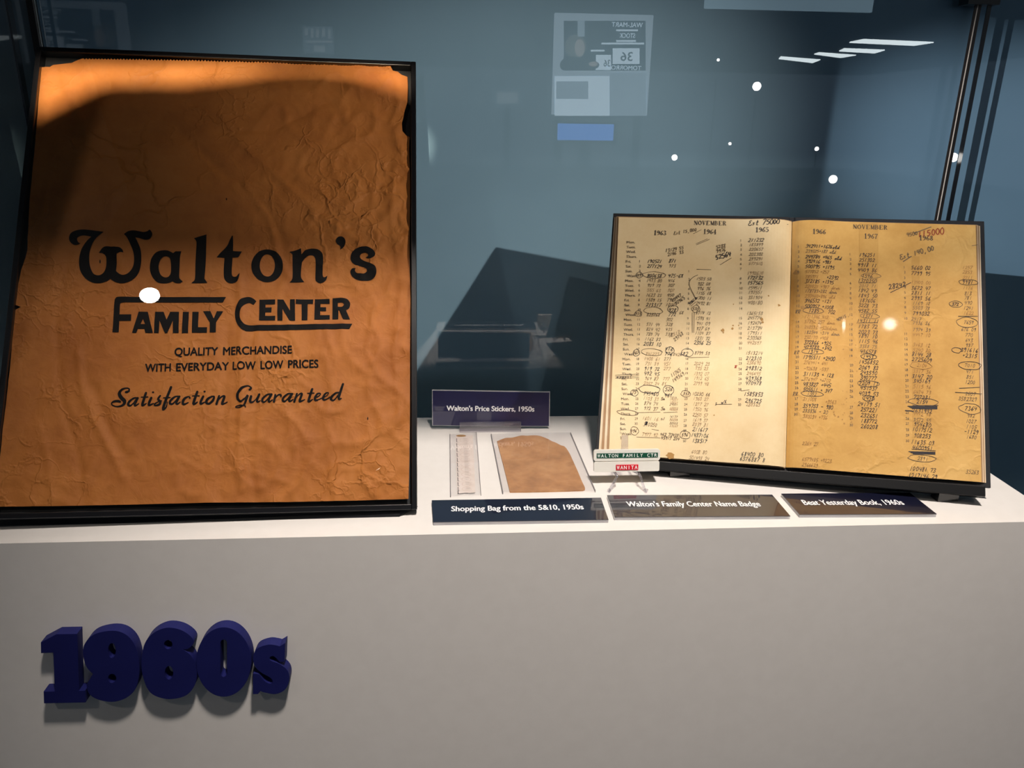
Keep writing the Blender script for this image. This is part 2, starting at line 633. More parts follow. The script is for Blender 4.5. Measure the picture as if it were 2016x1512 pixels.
# digits and a few letters of a running hand: polylines in a 0.6 x 1 box
HAND = {
    '0': [[(.3, 1), (.08, .75), (.08, .3), (.28, 0), (.5, .25), (.52, .7), (.32, .98)]],
    '1': [[(.34, 1), (.24, 0)]],
    '2': [[(.06, .78), (.25, 1), (.5, .82), (.4, .5), (.05, .04), (.25, .1), (.6, .04)]],
    '3': [[(.08, .9), (.35, 1), (.5, .8), (.22, .55), (.5, .35), (.4, .05), (.05, .06)]],
    '4': [[(.14, .95), (.05, .5), (.55, .5)], [(.48, .95), (.36, 0)]],
    '5': [[(.16, .95), (.1, .55), (.4, .58), (.5, .3), (.3, .02), (.05, .08)], [(.16, .95), (.58, .98)]],
    '6': [[(.45, 1), (.15, .6), (.08, .2), (.28, 0), (.48, .2), (.4, .42), (.12, .3)]],
    '7': [[(.05, .86), (.1, .95), (.55, .95), (.3, .45), (.2, 0)]],
    '8': [[(.5, .85), (.3, 1), (.12, .82), (.45, .3), (.3, 0), (.1, .2), (.5, .8)]],
    '9': [[(.5, .85), (.3, 1), (.1, .8), (.22, .58), (.48, .8), (.46, .4), (.32, 0)]],
    '+': [[(.06, .5), (.54, .5)], [(.3, .75), (.3, .25)]],
    '-': [[(.06, .48), (.54, .5)]],
    '%': [[(.5, 1), (.1, 0)], [(.15, .9), (.1, .75), (.22, .75), (.15, .9)], [(.45, .25), (.4, .1), (.52, .1), (.45, .25)]],
    '.': [[(.2, .0), (.26, .06)]],
    ',': [[(.28, .08), (.16, -.22)]],
    '/': [[(.5, 1.05), (.05, -.05)]],
    'o': [[(.3, .5), (.08, .3), (.2, .0), (.45, .2), (.3, .5), (.6, .45)]],
    'l': [[(.05, .05), (.4, .7), (.38, 1.1), (.22, .8), (.2, .1), (.4, 0), (.55, .2)]],
    'd': [[(.45, .45), (.15, .4), (.12, .05), (.4, .15), (.58, 1.1), (.45, .1), (.62, .1)]],
    'w': [[(.05, .5), (.12, .05), (.3, .4), (.4, .05), (.6, .55)]],
    'n': [[(.05, 0), (.12, .5), (.3, .45), (.34, .05), (.55, .2)]],
    'a': [[(.45, .45), (.12, .35), (.15, .02), (.4, .2), (.45, .45), (.48, .05), (.62, .15)]],
    'm': [[(.02, 0), (.08, .5), (.22, .4), (.24, .02), (.32, .45), (.46, .4), (.5, .02), (.62, .2)]],
    't': [[(.3, .95), (.22, .1), (.45, .05)], [(.08, .6), (.5, .66)]],
    's': [[(.4, .5), (.15, .4), (.4, .15), (.1, .0)]],
    'r': [[(.08, 0), (.14, .5), (.4, .48)]],
    'e': [[(.1, .25), (.42, .3), (.3, .52), (.1, .25), (.25, 0), (.55, .2)]],
    'E': [[(.55, .95), (.25, 1), (.12, .78), (.35, .58), (.1, .4), (.1, .08), (.4, 0), (.6, .2)]],
    'R': [[(.15, 0), (.2, 1)], [(.1, .9), (.5, .98), (.5, .6), (.2, .5), (.55, 0)]],
    'x': [[(.05, .9), (.5, .1)], [(.5, .9), (.08, .1)]],
}
TYPED = {'pen': 2, 'pencil': 3, 'print': 1, 'red': 4, 'faint': 5}


def ribbon(mb, S, pts, w, e, m, cu=None):
    polys = stroke_tris([(x, y, w) for x, y in pts], sub=3) if len(pts) > 2 else None
    if polys is None:
        (x0, y0), (x1, y1) = pts
        L = math.hypot(x1 - x0, y1 - y0) or 1
        a, b = -(y1 - y0) / L * w, (x1 - x0) / L * w
        polys = [[(x0 + a, y0 + b), (x0 - a, y0 - b), (x1 - a, y1 - b), (x1 + a, y1 + b)]]
    lay(mb, S, polys, e, m, cu)


def write(mb, S, s, px, py, hpx, m, w=.00030, ang=0.0, align='c', cw=.66, slant=.22, e=.0004, k=.00056, big=0):
    """handwritten figures centred (or left aligned) on a photo pixel, hpx tall"""
    c = S.uv(px, py)
    h = hpx * k
    adv = h * cw
    L = adv * len(s)
    x = -L / 2 if align == 'c' else 0.0
    ca, sa = cos(radians(ang)), sin(radians(ang))
    for ch in s:
        jy, js = random.uniform(-.06, .06) * h, random.uniform(.9, 1.08)
        for pl in HAND.get(ch, []):
            pts = []
            for (gx, gy) in pl:
                gx += random.uniform(-.03, .03)
                gy += random.uniform(-.03, .03)
                lx = x + (gx * .92 + slant * (gy - .5)) * h * js
                ly = (gy - .5) * h * js + jy
                pts.append((c.x + lx * ca - ly * sa, c.y + lx * sa + ly * ca))
            ribbon(mb, S, pts, w, e, m)
        x += adv * random.uniform(.93, 1.07)


def ring(mb, S, px, py, rx, ry, m, w=.00028, k=.00056, e=.0004):
    c = S.uv(px, py)
    j = [random.uniform(.92, 1.08) for _ in range(15)]
    pts = [(c.x + rx * k * cos(t * .46 + .6) * j[t % 13], c.y + ry * k * sin(t * .46 + .6) * j[t % 13]) for t in range(15)]
    ribbon(mb, S, pts, w, e, m)


def rule(mb, S, x0, y0, x1, y1, m, w=.0003, e=.0004):
    a, b = S.uv(x0, y0), S.uv(x1, y1)
    ribbon(mb, S, [tuple(a), tuple(b)], w, e, m)


# ------------------------------------------------------------------ setting
mb = MB()
mb.box((-.556, WALL_Y, -1.0), (2.2, WALL_Y + .02, 1.3))
tag(mb.build('wall_back', M['wall'], loc=(.2, WALL_Y, -1.0)), 'blue painted back wall of the display case behind glossy glass', kind='structure')
mb = MB()
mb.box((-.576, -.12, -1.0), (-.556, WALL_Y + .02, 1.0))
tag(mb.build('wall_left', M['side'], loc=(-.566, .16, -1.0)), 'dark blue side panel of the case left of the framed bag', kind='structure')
mb = MB()
mb.box((-.556, .383, -.9), (-.5535, .394, .8))
tag(mb.build('trim_1', M['black'], loc=(-.556, .39, -.9)), 'thin black seam running up the dark side panel', kind='structure')
mb = MB()
mb.box((-.556, .434, -.9), (-.548, WALL_Y, .8), 0)
mb.box((-.5478, .4375, -.9), (-.5468, .4395, .8), 1)
tag(mb.build('trim_2', [M['bronze'], M['chrome']], loc=(-.55, .44, -.9)), 'dark bronze corner strip between side panel and blue wall', kind='structure')
mb = MB()
mb.box((-.60, -.12, .80), (1.3, WALL_Y + .02, .83))
tag(mb.build('ceiling_1', M['black_matte'], loc=(.3, .1, .8)), 'black lid of the display case above the exhibits', kind='structure')
mb = MB()
mb.box((-14, -26, 2.1), (14, 2, 2.15))
tag(mb.build('ceiling_2', mat('gallery_ceiling', (.10, .11, .12), rough=.9, vary=(.08, .09, .10), scale=2), loc=(0, -10, 2.1)), 'dark gallery ceiling', kind='structure')
mb = MB()
mb.box((-14, -26, -1.05), (14, 2, -1.0))
tag(mb.build('floor', mat('gallery_floor', (.07, .065, .06), rough=.6, vary=(.05, .047, .045), scale=3), loc=(0, -10, -1.05)), 'dark gallery floor', kind='structure')

pl = empty('display_plinth', (.05, .16, -1.0), 'white plinth with a wide plain front panel carrying all the exhibits', 'plinth')
mb = MB()
mb.box((-.55, 0, -.0015), (.654, .3315, 0))
mb.build('top', M['white'], pl)['label'] = 'brightly lit white shelf top'
mb = MB()
mb.hexa([(-.55, 0, -1.0), (.80, 0, -1.0), (.80, .018, -1.0), (.654, .018, -1.0), (.654, .3315, -1.0), (-.55, .3315, -1.0)],
        [(-.55, 0, -.0015), (.80, 0, -.0015), (.80, .018, -.0015), (.654, .018, -.0015), (.654, .3315, -.0015), (-.55, .3315, -.0015)])
mb.build('front_panel', M['white'], pl)['label'] = 'plain front panel below the shelf'

# rear corner post: two dark uprights, one with a bright edge
pt = empty('corner_post', (.72, .42, -1.0), 'slim black double post rising behind the open ledger at the right', 'post')
mb = MB()
mb.box((.709, .4185, -1.0), (.7185, .4200, .75))
mb.build('upright', M['bronze'], pt)
mb = MB()
mb.box((.7122, .4176, -1.0), (.7134, .4185, .75))
tag(mb.build('edge_strip', M['pale_edge'], pt), 'thin bright metal edge')
mb = MB()
mb.box((.727, .4185, -1.0), (.733, .4200, .75))
mb.build('upright', M['black'], pt)
mb = MB()
mb.box((.692, .408, .564), (.737, .430, .585))
mb.build('bracket', M['black'], pt)

# ------------------------------------------------------------------ framed shopping bag
FO, FX, FU = leaning(-.2646, .030, .012, .0492, .5326, -.0189)
FS = Surf(FO, FX, FU)
fw, fh = .4344, .5376
fb = empty('framed_shopping_bag', (FO.x, FO.y, 0), 'brown paper shopping bag in a black frame leaning back at the left', 'framed bag')
mb = MB()
mb.slab(FS, -fw / 2, fw / 2, .006, fh, -.020, -.0115)
mb.build('backing_board', M['black_matte'], fb)
mb = MB()
t = .006
mb.slab(FS, -fw / 2, -fw / 2 + t, 0, fh, -.0114, 0)
mb.slab(FS, fw / 2 - t, fw / 2, 0, fh, -.0114, 0)
mb.slab(FS, -fw / 2 + t, fw / 2 - t, fh - t, fh, -.0114, 0)
mb.slab(FS, -fw / 2 + t, fw / 2 - t, 0, t, -.0114, 0)
mb.build('frame', M['black'], fb, bevel=.0008)
# foot rail that carries the frame on the shelf
a, b = on_z(-60, 1038), on_z(787, 1018)
back_l, back_r = FS.at(-fw / 2, .004, -.001), FS.at(fw / 2, .004, -.001)
mb = MB()
mb.hexa([(a.x, a.y, .0), (b.x, b.y, .0), (back_r.x, back_r.y + .02, 0), (back_l.x, back_l.y + .02, 0)],
        [(a.x, a.y + .004, .006), (b.x, b.y + .004, .006), (back_r.x, back_r.y + .004, back_r.z), (back_l.x, back_l.y + .004, back_l.z)])
mb.build('foot_rail', M['black'], fb, bevel=.0008)
mb = MB()
p0, p1 = FS.at(0, .42, -.022), FS.at(0, .05, -.022)
top = V((p0.x, p0.y, p0.z))
mb.hexa([(top.x - .03, top.y + .004, 0), (top.x + .03, top.y + .004, 0), (top.x + .03, top.y + .016, 0), (top.x - .03, top.y + .016, 0)],
        [(top.x - .03, top.y - .008, top.z), (top.x + .03, top.y - .008, top.z), (top.x + .03, top.y + .004, top.z), (top.x - .03, top.y + .004, top.z)])
mb.build('easel_strut', M['black_matte'], fb)

# bag relief: named creases in photo pixels (height m, width m), noise crinkles
CREASE = [
    ([(470, 545), (474, 640), (470, 720), (476, 800), (468, 880), (474, 965)], .0016, .0050),
    ([(497, 640), (492, 720), (500, 800), (488, 900), (500, 985)], -.0009, .0060),
    ([(445, 640), (440, 760), (436, 860), (430, 985)], -.0010, .0070),
    ([(140, 200), (185, 300), (210, 350), (205, 440), (235, 520)], .0010, .0035),
    ([(345, 250), (430, 330), (520, 400), (560, 480)], -.0009, .0060),
    ([(480, 360), (530, 430), (545, 500), (570, 545)], .0012, .0040),
    ([(460, 270), (540, 340), (640, 430), (720, 480), (740, 520)], .0010, .0045),
    ([(130, 500), (105, 640), (115, 780), (150, 900), (160, 985)], -.0011, .0050),
    ([(150, 690), (160, 780), (205, 870), (240, 940)], .0013, .0050),
    ([(180, 760), (210, 850), (250, 900)], -.0013, .0070),
    ([(70, 830), (90, 900), (100, 985)], .0010, .0040),
    ([(95, 340), (80, 420), (72, 520)], .0009, .0035),
    ([(700, 520), (740, 600), (720, 690), (760, 760)], .0009, .0040),
    ([(640, 640), (660, 720), (640, 820), (660, 900), (640, 985)], .0009, .0045),
    ([(560, 620), (590, 700), (560, 790), (580, 880)], .0007, .0060),
    ([(600, 900), (640, 930), (700, 920), (760, 960)], .0009, .0035),
    ([(350, 900), (400, 930), (480, 925), (560, 950)], .0008, .0040),
    ([(690, 560), (680, 500), (640, 440), (560, 380)], .0006, .0040),
    ([(120, 130), (125, 170), (140, 200)], .0011, .0030), ([(160, 130), (172, 180), (165, 215)], .0010, .0030),
    ([(205, 130), (215, 165), (200, 195)], -.0009, .0030), ([(250, 128), (262, 160)], .0009, .0030),
    ([(770, 150), (785, 200), (770, 240)], .0012, .0035), ([(740, 140), (760, 170)], .0009, .0030),
    ([(640, 200), (540, 250), (430, 255)], -.0008, .0060),
    ([(780, 300), (770, 420), (790, 560), (775, 700), (790, 840)], .0010, .0045),
    ([(735, 330), (730, 420), (752, 500)], .0008, .0035),
]
_cr = []
for pts, amp, w_ in CREASE:
    q = [FS.uv(*p) for p in pts]
    _cr.append((q, amp, w_, min(p.x for p in q) - 3 * w_, max(p.x for p in q) + 3 * w_,
                min(p.y for p in q) - 3 * w_, max(p.y for p in q) + 3 * w_))


def seg_dist(u, v, a, b):
    dx, dy = b.x - a.x, b.y - a.y
    t = max(0, min(1, ((u - a.x) * dx + (v - a.y) * dy) / (dx * dx + dy * dy)))
    return math.hypot(u - a.x - dx * t, v - a.y - dy * t)


_hc = {}


def bag_h(u, v):
    key = (round(u, 6), round(v, 6))
    if key in _hc:
        return _hc[key]
    h = 0.0
    for q, amp, w_, x0, x1, y0, y1 in _cr:
        if x0 < u < x1 and y0 < v < y1:
            d = min(seg_dist(u, v, q[i], q[i + 1]) for i in range(len(q) - 1))
            if d < 3 * w_:
                h += 1.5 * amp * math.exp(-(d / (.62 * w_)) ** 2)
    h += .0011 * noise.noise((u * 9, v * 7, 1.3))
    side = min(1, max(0, (u + .02) / .2)) * .8 + .25 + .5 * max(0, 1 - v / .12)
    r = 1 - abs(noise.noise((u * 30 + 4, v * 24, 2.2)))
    r2 = 1 - abs(noise.noise((u * 62 + 9, v * 45, 7.7)))
    h += side * (.0024 * (r ** 6) + .0013 * (r2 ** 6))
    h = max(-.0050, min(.0050, h))
    _hc[key] = h
    return h


BAG_E = -.0052
BS = Surf(FO + FS.n * BAG_E, FX, FU, bag_h, mean=.001)
out_px = [(76, 127), (86, 126), (94, 126), (100, 122), (118, 120), (137, 118), (150, 112)]
x = 160
k = 0
while x < 770:                                   # pinked top edge
    yb = 110 + (x - 160) / 610 * 17 - 2.0 * sin((x - 160) / 610 * pi)
    out_px.append((x, yb + (1.7 if k % 2 else -1.2)))
    x += 3.1
    k += 1
out_px += [(773, 135), (783, 138), (790, 143), (802, 147), (803, 170), (802, 197), (797, 212), (794, 227), (791, 240), (792, 254), (799, 262),
           (806, 266), (805, 290), (807, 340), (807, 393), (806, 500), (808, 587), (807, 700), (807, 800), (806, 900), (804, 982),
           (700, 985), (560, 988), (417, 989), (250, 993), (100, 996), (0, 997), (-24, 998),
           (-12, 957), (-2, 880), (4, 822), (10, 770), (16, 719), (20, 660), (25, 608), (37, 602), (27, 598), (29, 570), (38, 528), (46, 505), (50, 488), (52, 440),
           (54, 393), (57, 360), (60, 329), (63, 300), (65, 274), (68, 235), (71, 198)]
out_uv = [tuple(FS.uv(*p)) for p in out_px]


def inside(u, v):
    c = False
    n = len(out_uv)
    for i in range(n):
        (x0, y0), (x1, y1) = out_uv[i], out_uv[i - 1]
        if (y0 > v) != (y1 > v) and u < (x1 - x0) * (v - y0) / (y1 - y0) + x0:
            c = not c
    return c


G = .003
u0, u1 = min(p[0] for p in out_uv), max(p[0] for p in out_uv)
v0, v1 = min(p[1] for p in out_uv), max(p[1] for p in out_uv)
i0, i1, j0, j1 = int(u0 // G) - 1, int(u1 // G) + 2, int(v0 // G) - 1, int(v1 // G) + 2
ins = {(i, j): inside(i * G, j * G) for i in range(i0, i1 + 2) for j in range(j0, j1 + 2)}
edge_cells = set()
for k in range(len(out_uv)):
    a, b = out_uv[k - 1], out_uv[k]
    n = max(1, int(math.hypot(b[0] - a[0], b[1] - a[1]) / (G * .1)))
    for s_ in range(n + 1):
        edge_cells.add((int((a[0] + (b[0] - a[0]) * s_ / n) // G), int((a[1] + (b[1] - a[1]) * s_ / n) // G)))
bag = MB()
quads = set()
for i in range(i0, i1):
    for j in range(j0, j1):
        if (i, j) not in edge_cells and ins[i, j] and ins[i + 1, j] and ins[i + 1, j + 1] and ins[i, j + 1]:
            quads.add((i, j))
            lay(bag, BS, [[(i * G, j * G), ((i + 1) * G, j * G), ((i + 1) * G, (j + 1) * G), (i * G, (j + 1) * G)]], 0, 0)
for p in conform(tris_of([out_uv]), G, G):
    cu = sum(q[0] for q in p) / len(p)
    cv = sum(q[1] for q in p) / len(p)
    if (int(cu // G), int(cv // G)) not in quads:
        lay(bag, BS, [p], 0, 0)
# small tears and specks printed through
for px_, py_, r_ in ((197, 515, 2.6), (724, 824, 2.2), (446, 392, 1.8)):
    lay_px(bag, BS, tris_of([[(px_ + r_ * .5 * cos(a_), py_ + r_ * sin(a_) * 1.6) for a_ in (0, .9, 2, 3.1, 4.2, 5.3)]]), .0006, 1, G, G)
paper_bag = bag.build('paper_bag', [M['kraft'], M['ink']], fb, smooth=True, merge=True, recalc=False)
paper_bag['label'] = 'creased brown kraft bag with a pinked top edge'

LET = MB()


def ink_poly(mbx, S, loops, e=.0006, cu=G, cv=G):
    lay_px(mbx, S, tris_of(loops), e, 0, cu, cv)


c1 = (7.2, 120, 430)
Wout = parse('605,190c 500,178 400,165 310,158 220,170 150,205 118,265 125,320 165,365 220,380 285,355c 255,345 232,310 235,275 270,252 330,243 435,262c '
             '365,330 300,430 265,540 258,650 285,760 350,850 440,905 540,918 640,895 700,858c 760,895 850,918 940,905 1030,855 1095,775 1130,660 1138,540 '
             '1125,430 1090,340 1055,268c 1120,280 1190,300 1250,290 1285,250 1292,215 1275,175 1252,155c 1225,178 1170,190 1100,178 1020,168 950,180 890,218c '
             '935,270 985,370 1025,480 1035,590 1015,690 960,770 890,800 830,785 780,745c 790,650 797,500c 840,475 885,482c 870,440 820,405 735,405c '
             '650,395 590,420 540,490c 580,490 622,515c 642,560 640,680 610,760 560,800 510,805 460,780 420,700 403,590 410,480 450,360 510,270', *c1)
ink_poly(LET, BS, [smooth_closed(Wout)])
ao = parse('1430,452 1510,452 1588,488c 1620,462c 1705,462c 1688,530 1680,650 1675,820 1690,860 1725,890c 1680,915 1620,910 1580,888c 1530,910 1450,920 1370,905 '
           '1300,835 1262,740 1262,640 1290,550 1350,480', *c1)
ah = parse('1490,535 1540,560 1555,640 1555,760 1530,815 1480,835 1420,805 1390,740 1385,660 1405,590 1440,550', *c1)
ink_poly(LET, BS, [smooth_closed(ao), smooth_closed(ah)])
c2 = (10.08, 360, 430)
ink_poly(LET, BS, [smooth_closed(parse('220,390c 470,318c 462,560 450,900 430,1170 445,1215 488,1280c 165,1280c 225,1225 240,1150 250,850 270,520 262,445', *c2))])
ink_poly(LET, BS, [smooth_closed(parse('975,342c 993,342c 1000,650c 1170,655c 1100,770c 985,775c 970,1000 972,1110 1000,1150 1060,1150 1095,1110 1125,1080c 1115,1180 '
                                       '1070,1250 960,1285 860,1245 815,1160 810,1000 825,780c 668,770c 780,650 880,540 930,430', *c2))])
ink_poly(LET, BS, [[(x / 10.08 + 360, y / 10.08 + 430) for x, y in ellipse(1675, 940, 316, 326, 48)], [(x / 10.08 + 360, y / 10.08 + 430) for x, y in ellipse(1676, 932, 150, 222, 36)]])
c3 = (10.08, 560, 430)
ink_poly(LET, BS, [smooth_closed(parse('95,675c 220,640 330,595c 340,715c 430,630 560,600 680,625 750,690 768,780 770,900 760,1120 790,1170 855,1140c 830,1220 780,1270 710,1288 '
                                       '650,1265 615,1210 620,1000 620,830 590,760 545,740 480,755 400,810 350,880c 335,1000 330,1150 350,1210 400,1275c 100,1275c 150,1225 165,1150 165,900 165,740 140,695', *c3))])
ink_poly(LET, BS, [smooth_closed(parse('1115,365 1180,390 1213,450 1205,520 1160,590 1105,628c 1120,580 1100,545 1050,515 1028,455 1055,390', *c3))])
ink_poly(LET, BS, [smooth_closed(parse('1610,780c 1655,755 1660,715 1620,685 1550,690 1500,735 1510,790 1580,840 1700,890 1800,960 1830,1050 1810,1150 1740,1220 1620,1248 1480,1240 '
                                       '1370,1180 1310,1090 1325,1020 1370,990 1415,1000c 1400,1030 1425,1080 1490,1105 1570,1105 1625,1075 1640,1040 1600,990 1500,955 1400,920 1330,850 '
                                       '1312,770 1340,680 1420,600 1530,562 1650,565 1750,610 1800,690 1780,760 1720,795 1660,798', *c3))])
LET.build('name_lettering', [M['ink']], paper_bag, smooth=True, merge=True, recalc=False)
LET = MB()
c4 = (8.4, 210, 560)
ink_poly(LET, BS, [smooth_closed(parse('95,790c 110,600 130,290 150,225 190,205 350,205c 1975,208c 1920,295c 300,295c 240,305 225,340 215,495c 410,495c 405,600c 210,600c 200,790c', *c4))])
for o_, h_ in (('530,450 680,450 765,800 640,800 625,735 520,735 490,800 420,800', '600,570 635,655 560,655'),
               ('800,450 940,450 990,580 1050,450 1195,450 1190,800 1090,800 1095,600 1000,800 960,800 875,600 860,800 780,800', ''),
               ('1258,450 1358,450 1345,800 1240,800', ''), ('1415,450 1520,450 1510,705 1660,705 1655,795 1405,795', ''),
               ('1590,440 1715,440 1770,560 1820,440 1925,440 1810,620 1805,790 1700,790 1705,625', '')):
    ink_poly(LET, BS, [all_corner(o_, *c4)] + ([all_corner(h_, *c4)] if h_ else []))
c5 = (7.754, 450, 560)
ink_poly(LET, BS, [smooth_closed(parse('425,255c 380,308c 340,285 290,285 230,320 185,400 175,470 190,540 240,600 310,622c 1890,600c 1845,680c 400,705c 270,712 190,670 120,580 '
                                       '95,470 105,370 150,270 220,210 300,190 370,210', *c5))])
for o_ in ('470,232 715,232 715,305 565,305 565,352 660,352 655,425 562,425 560,482 715,480 712,550 465,550',
           '750,232 838,232 938,400 940,232 1015,232 1015,552 930,552 830,380 822,550 745,550',
           '1030,230 1295,230 1290,300 1210,300 1205,548 1115,548 1115,300 1025,300',
           '1318,228 1545,228 1545,300 1405,300 1405,350 1490,350 1490,410 1400,410 1400,470 1545,470 1545,535 1310,540'):
    ink_poly(LET, BS, [all_corner(o_, *c5)])
ink_poly(LET, BS, [smooth_closed(parse('1590,220c 1740,215 1820,235 1858,300 1840,370 1795,400c 1855,535c 1750,535c 1690,395c 1680,395c 1675,535c 1585,535c', *c5)),
                   smooth_closed(parse('1670,285c 1740,285 1765,315 1735,345 1670,345c', *c5))])
LET.build('store_lettering', [M['ink']], paper_bag, smooth=True, merge=True, recalc=False)
LET = MB()
put_text(LET, BS, 'QUALITY', (343, 700), (429, 698.5), 15, .0006, 0, bold=.030, cu=G, cv=G)
put_text(LET, BS, 'MERCHANDISE', (438, 698), (575, 695.5), 15, .0006, 0, bold=.030, cu=G, cv=G)
put_text(LET, BS, 'WITH', (285, 731.5), (336, 730.5), 15, .0006, 0, bold=.030, cu=G, cv=G)
put_text(LET, BS, 'EVERYDAY', (346, 730.3), (450, 727.5), 15, .0006, 0, bold=.030, cu=G, cv=G)
put_text(LET, BS, 'LOW', (457.5, 727.3), (503, 726.3), 15, .0006, 0, bold=.030, cu=G, cv=G)
put_text(LET, BS, 'LOW', (512.5, 726.2), (558, 725), 15, .0006, 0, bold=.030, cu=G, cv=G)
put_text(LET, BS, 'PRICES', (567, 724.8), (627, 723.5), 15, .0006, 0, bold=.030, cu=G, cv=G)

LET.build('slogan_lettering', [M['ink']], paper_bag, smooth=True, merge=True, recalc=False)
LET = MB()


def brush(strokes, sc, ox, oy, dx=0, dy=0):
    for st in strokes:
        P = [((x + dx) / sc + ox, (y + dy) / sc + oy, r / sc) for x, y, r in st]
        # radii stay in pixels on the photograph: turn into the bag's metres with the local scale
        Q = [(*BS.uv(x, y), r * .000585) for x, y, r in P]
        lay(LET, BS, stroke_tris(Q), .0006, 0, G, G)


c6, c7 = (8.4, 210, 740), (8.4, 450, 740)
A_ = [[(505, 362, 10), (440, 368, 13), (370, 425, 17), (355, 475, 18), (395, 488, 12), (450, 435, 9), (500, 368, 12)], [(510, 365, 17), (465, 450, 19), (472, 488, 14), (528, 455, 7)]]
T_ = [[(650, 282, 18), (595, 440, 20), (592, 485, 17), (655, 452, 7)], [(572, 350, 8), (680, 348, 8)]]
I_ = [[(738, 362, 17), (700, 440, 19), (700, 482, 16), (772, 452, 7)]]
N_ = [[(1858, 330, 14), (1815, 462, 18)], [(1828, 425, 7), (1890, 345, 10), (1940, 335, 18), (1905, 440, 18), (1912, 460, 14), (1988, 428, 7)]]
brush([[(315, 265, 16), (360, 248, 15), (368, 212, 10), (320, 200, 10), (245, 225, 15), (205, 290, 24), (240, 360, 27), (290, 410, 26), (285, 460, 20), (235, 495, 13), (160, 505, 9),
        (92, 480, 8), (82, 445, 10), (130, 418, 17), (195, 415, 19), (222, 430, 13)]], *c6)
brush(A_ + T_ + I_, *c6)
brush([[(762, 268, 14), (766, 270, 14), (768, 268, 14)], [(885, 328, 14), (850, 382, 16), (885, 425, 19), (868, 470, 16), (805, 488, 11), (790, 468, 12), (840, 432, 8), (910, 408, 7)],
       [(1062, 185, 18), (1005, 330, 19), (945, 490, 21), (935, 555, 18), (985, 512, 10), (1002, 430, 8)], [(940, 362, 8), (1050, 355, 8)]], *c6)
brush(A_, *c6, 690, -25)
brush([[(1372, 362, 14), (1355, 340, 9), (1290, 368, 18), (1258, 430, 21), (1275, 468, 15), (1345, 438, 7)], [(1612, 256, 14), (1616, 258, 14), (1620, 256, 14)],
       [(1735, 338, 13), (1665, 382, 19), (1645, 438, 19), (1690, 456, 15), (1755, 402, 18), (1775, 345, 15), (1735, 338, 12)]], *c6)
brush(T_, *c6, 845, -22)
brush(I_, *c6, 855, -25)
brush(N_, *c6)
brush([[(345, 222, 17), (366, 190, 12), (310, 160, 11), (225, 200, 18), (155, 290, 23), (153, 380, 21), (210, 422, 14), (275, 370, 12), (310, 322, 13)],
       [(312, 332, 19), (262, 480, 13), (200, 488, 9), (125, 500, 8), (122, 520, 8), (190, 520, 9), (262, 488, 10), (282, 518, 8)]], *c7)
brush([[(368, 332, 17), (356, 410, 19), (382, 434, 15), (440, 390, 9), (500, 308, 13)], [(505, 303, 17), (468, 400, 18), (480, 428, 14), (522, 408, 7)]], *c7)
brush(A_, *c7, 200, -60)
brush([[(772, 312, 16), (752, 425, 18)], [(762, 380, 8), (815, 315, 12), (858, 310, 15), (866, 335, 14)]], *c7)
brush(A_, *c7, 540, -68)
brush(N_, *c7, -728, -38)
brush(T_, *c7, 735, -62)
for dx_, dy_ in ((0, 0), (133, -9)):
    brush([[(1430, 372, 7), (1505, 325, 8), (1518, 290, 9), (1470, 300, 14), (1432, 362, 18), (1440, 402, 17), (1482, 398, 10), (1545, 362, 7)]], *c7, dx_, dy_)
brush(A_[:1], *c7, 1342, -85)
brush([[(1892, 135, 18), (1840, 300, 19), (1825, 385, 16), (1868, 372, 7)]], *c7)
LET.build('script_lettering', [M['ink']], paper_bag, smooth=True, merge=True, recalc=False)
mb = MB()
mb.slab(FS, -fw / 2 + .0015, fw / 2 - .0015, .0015, fh - .0015, .0004, .0024)
mb.build('glazing', M['pane'], fb)['label'] = 'clear acrylic glazing with glare spots'

# ------------------------------------------------------------------ open ledger
BO, BX, BU = leaning(.3833, .1047, .015, -.2617, .5281, .0148)
KS = Surf(BO, BX, BU)
bw, bh = .4495, .3234
SPX = KS.uv(1553, 680).x
bk = empty('open_ledger', (BO.x, BO.y, 0), 'open ledger with yellowed pages of handwritten figures, November on both pages', 'book')
mb = MB()
mb.slab(KS, -bw / 2, SPX - .004, 0, bh, -.004, 0)
mb.build('cover', M['cover'], bk, bevel=.0008)['label'] = 'black cover board under the left page'
mb = MB()
mb.slab(KS, SPX + .004, bw / 2, -.001, bh, -.004, 0)
mb.build('cover', M['cover'], bk, bevel=.0008)['label'] = 'black cover board under the right page'
mb = MB()
mb.slab(KS, SPX - .005, SPX + .005, 0, bh, -.006, -.0015)
mb.build('spine', M['cover'], bk)


def page_h(u, v):
    d = abs(u - SPX)
    return .0066 * (1 - math.exp(-d / .006)) + .0030 * math.exp(-((d - .028) / .022) ** 2) - .0022 * min(1, d / .2)


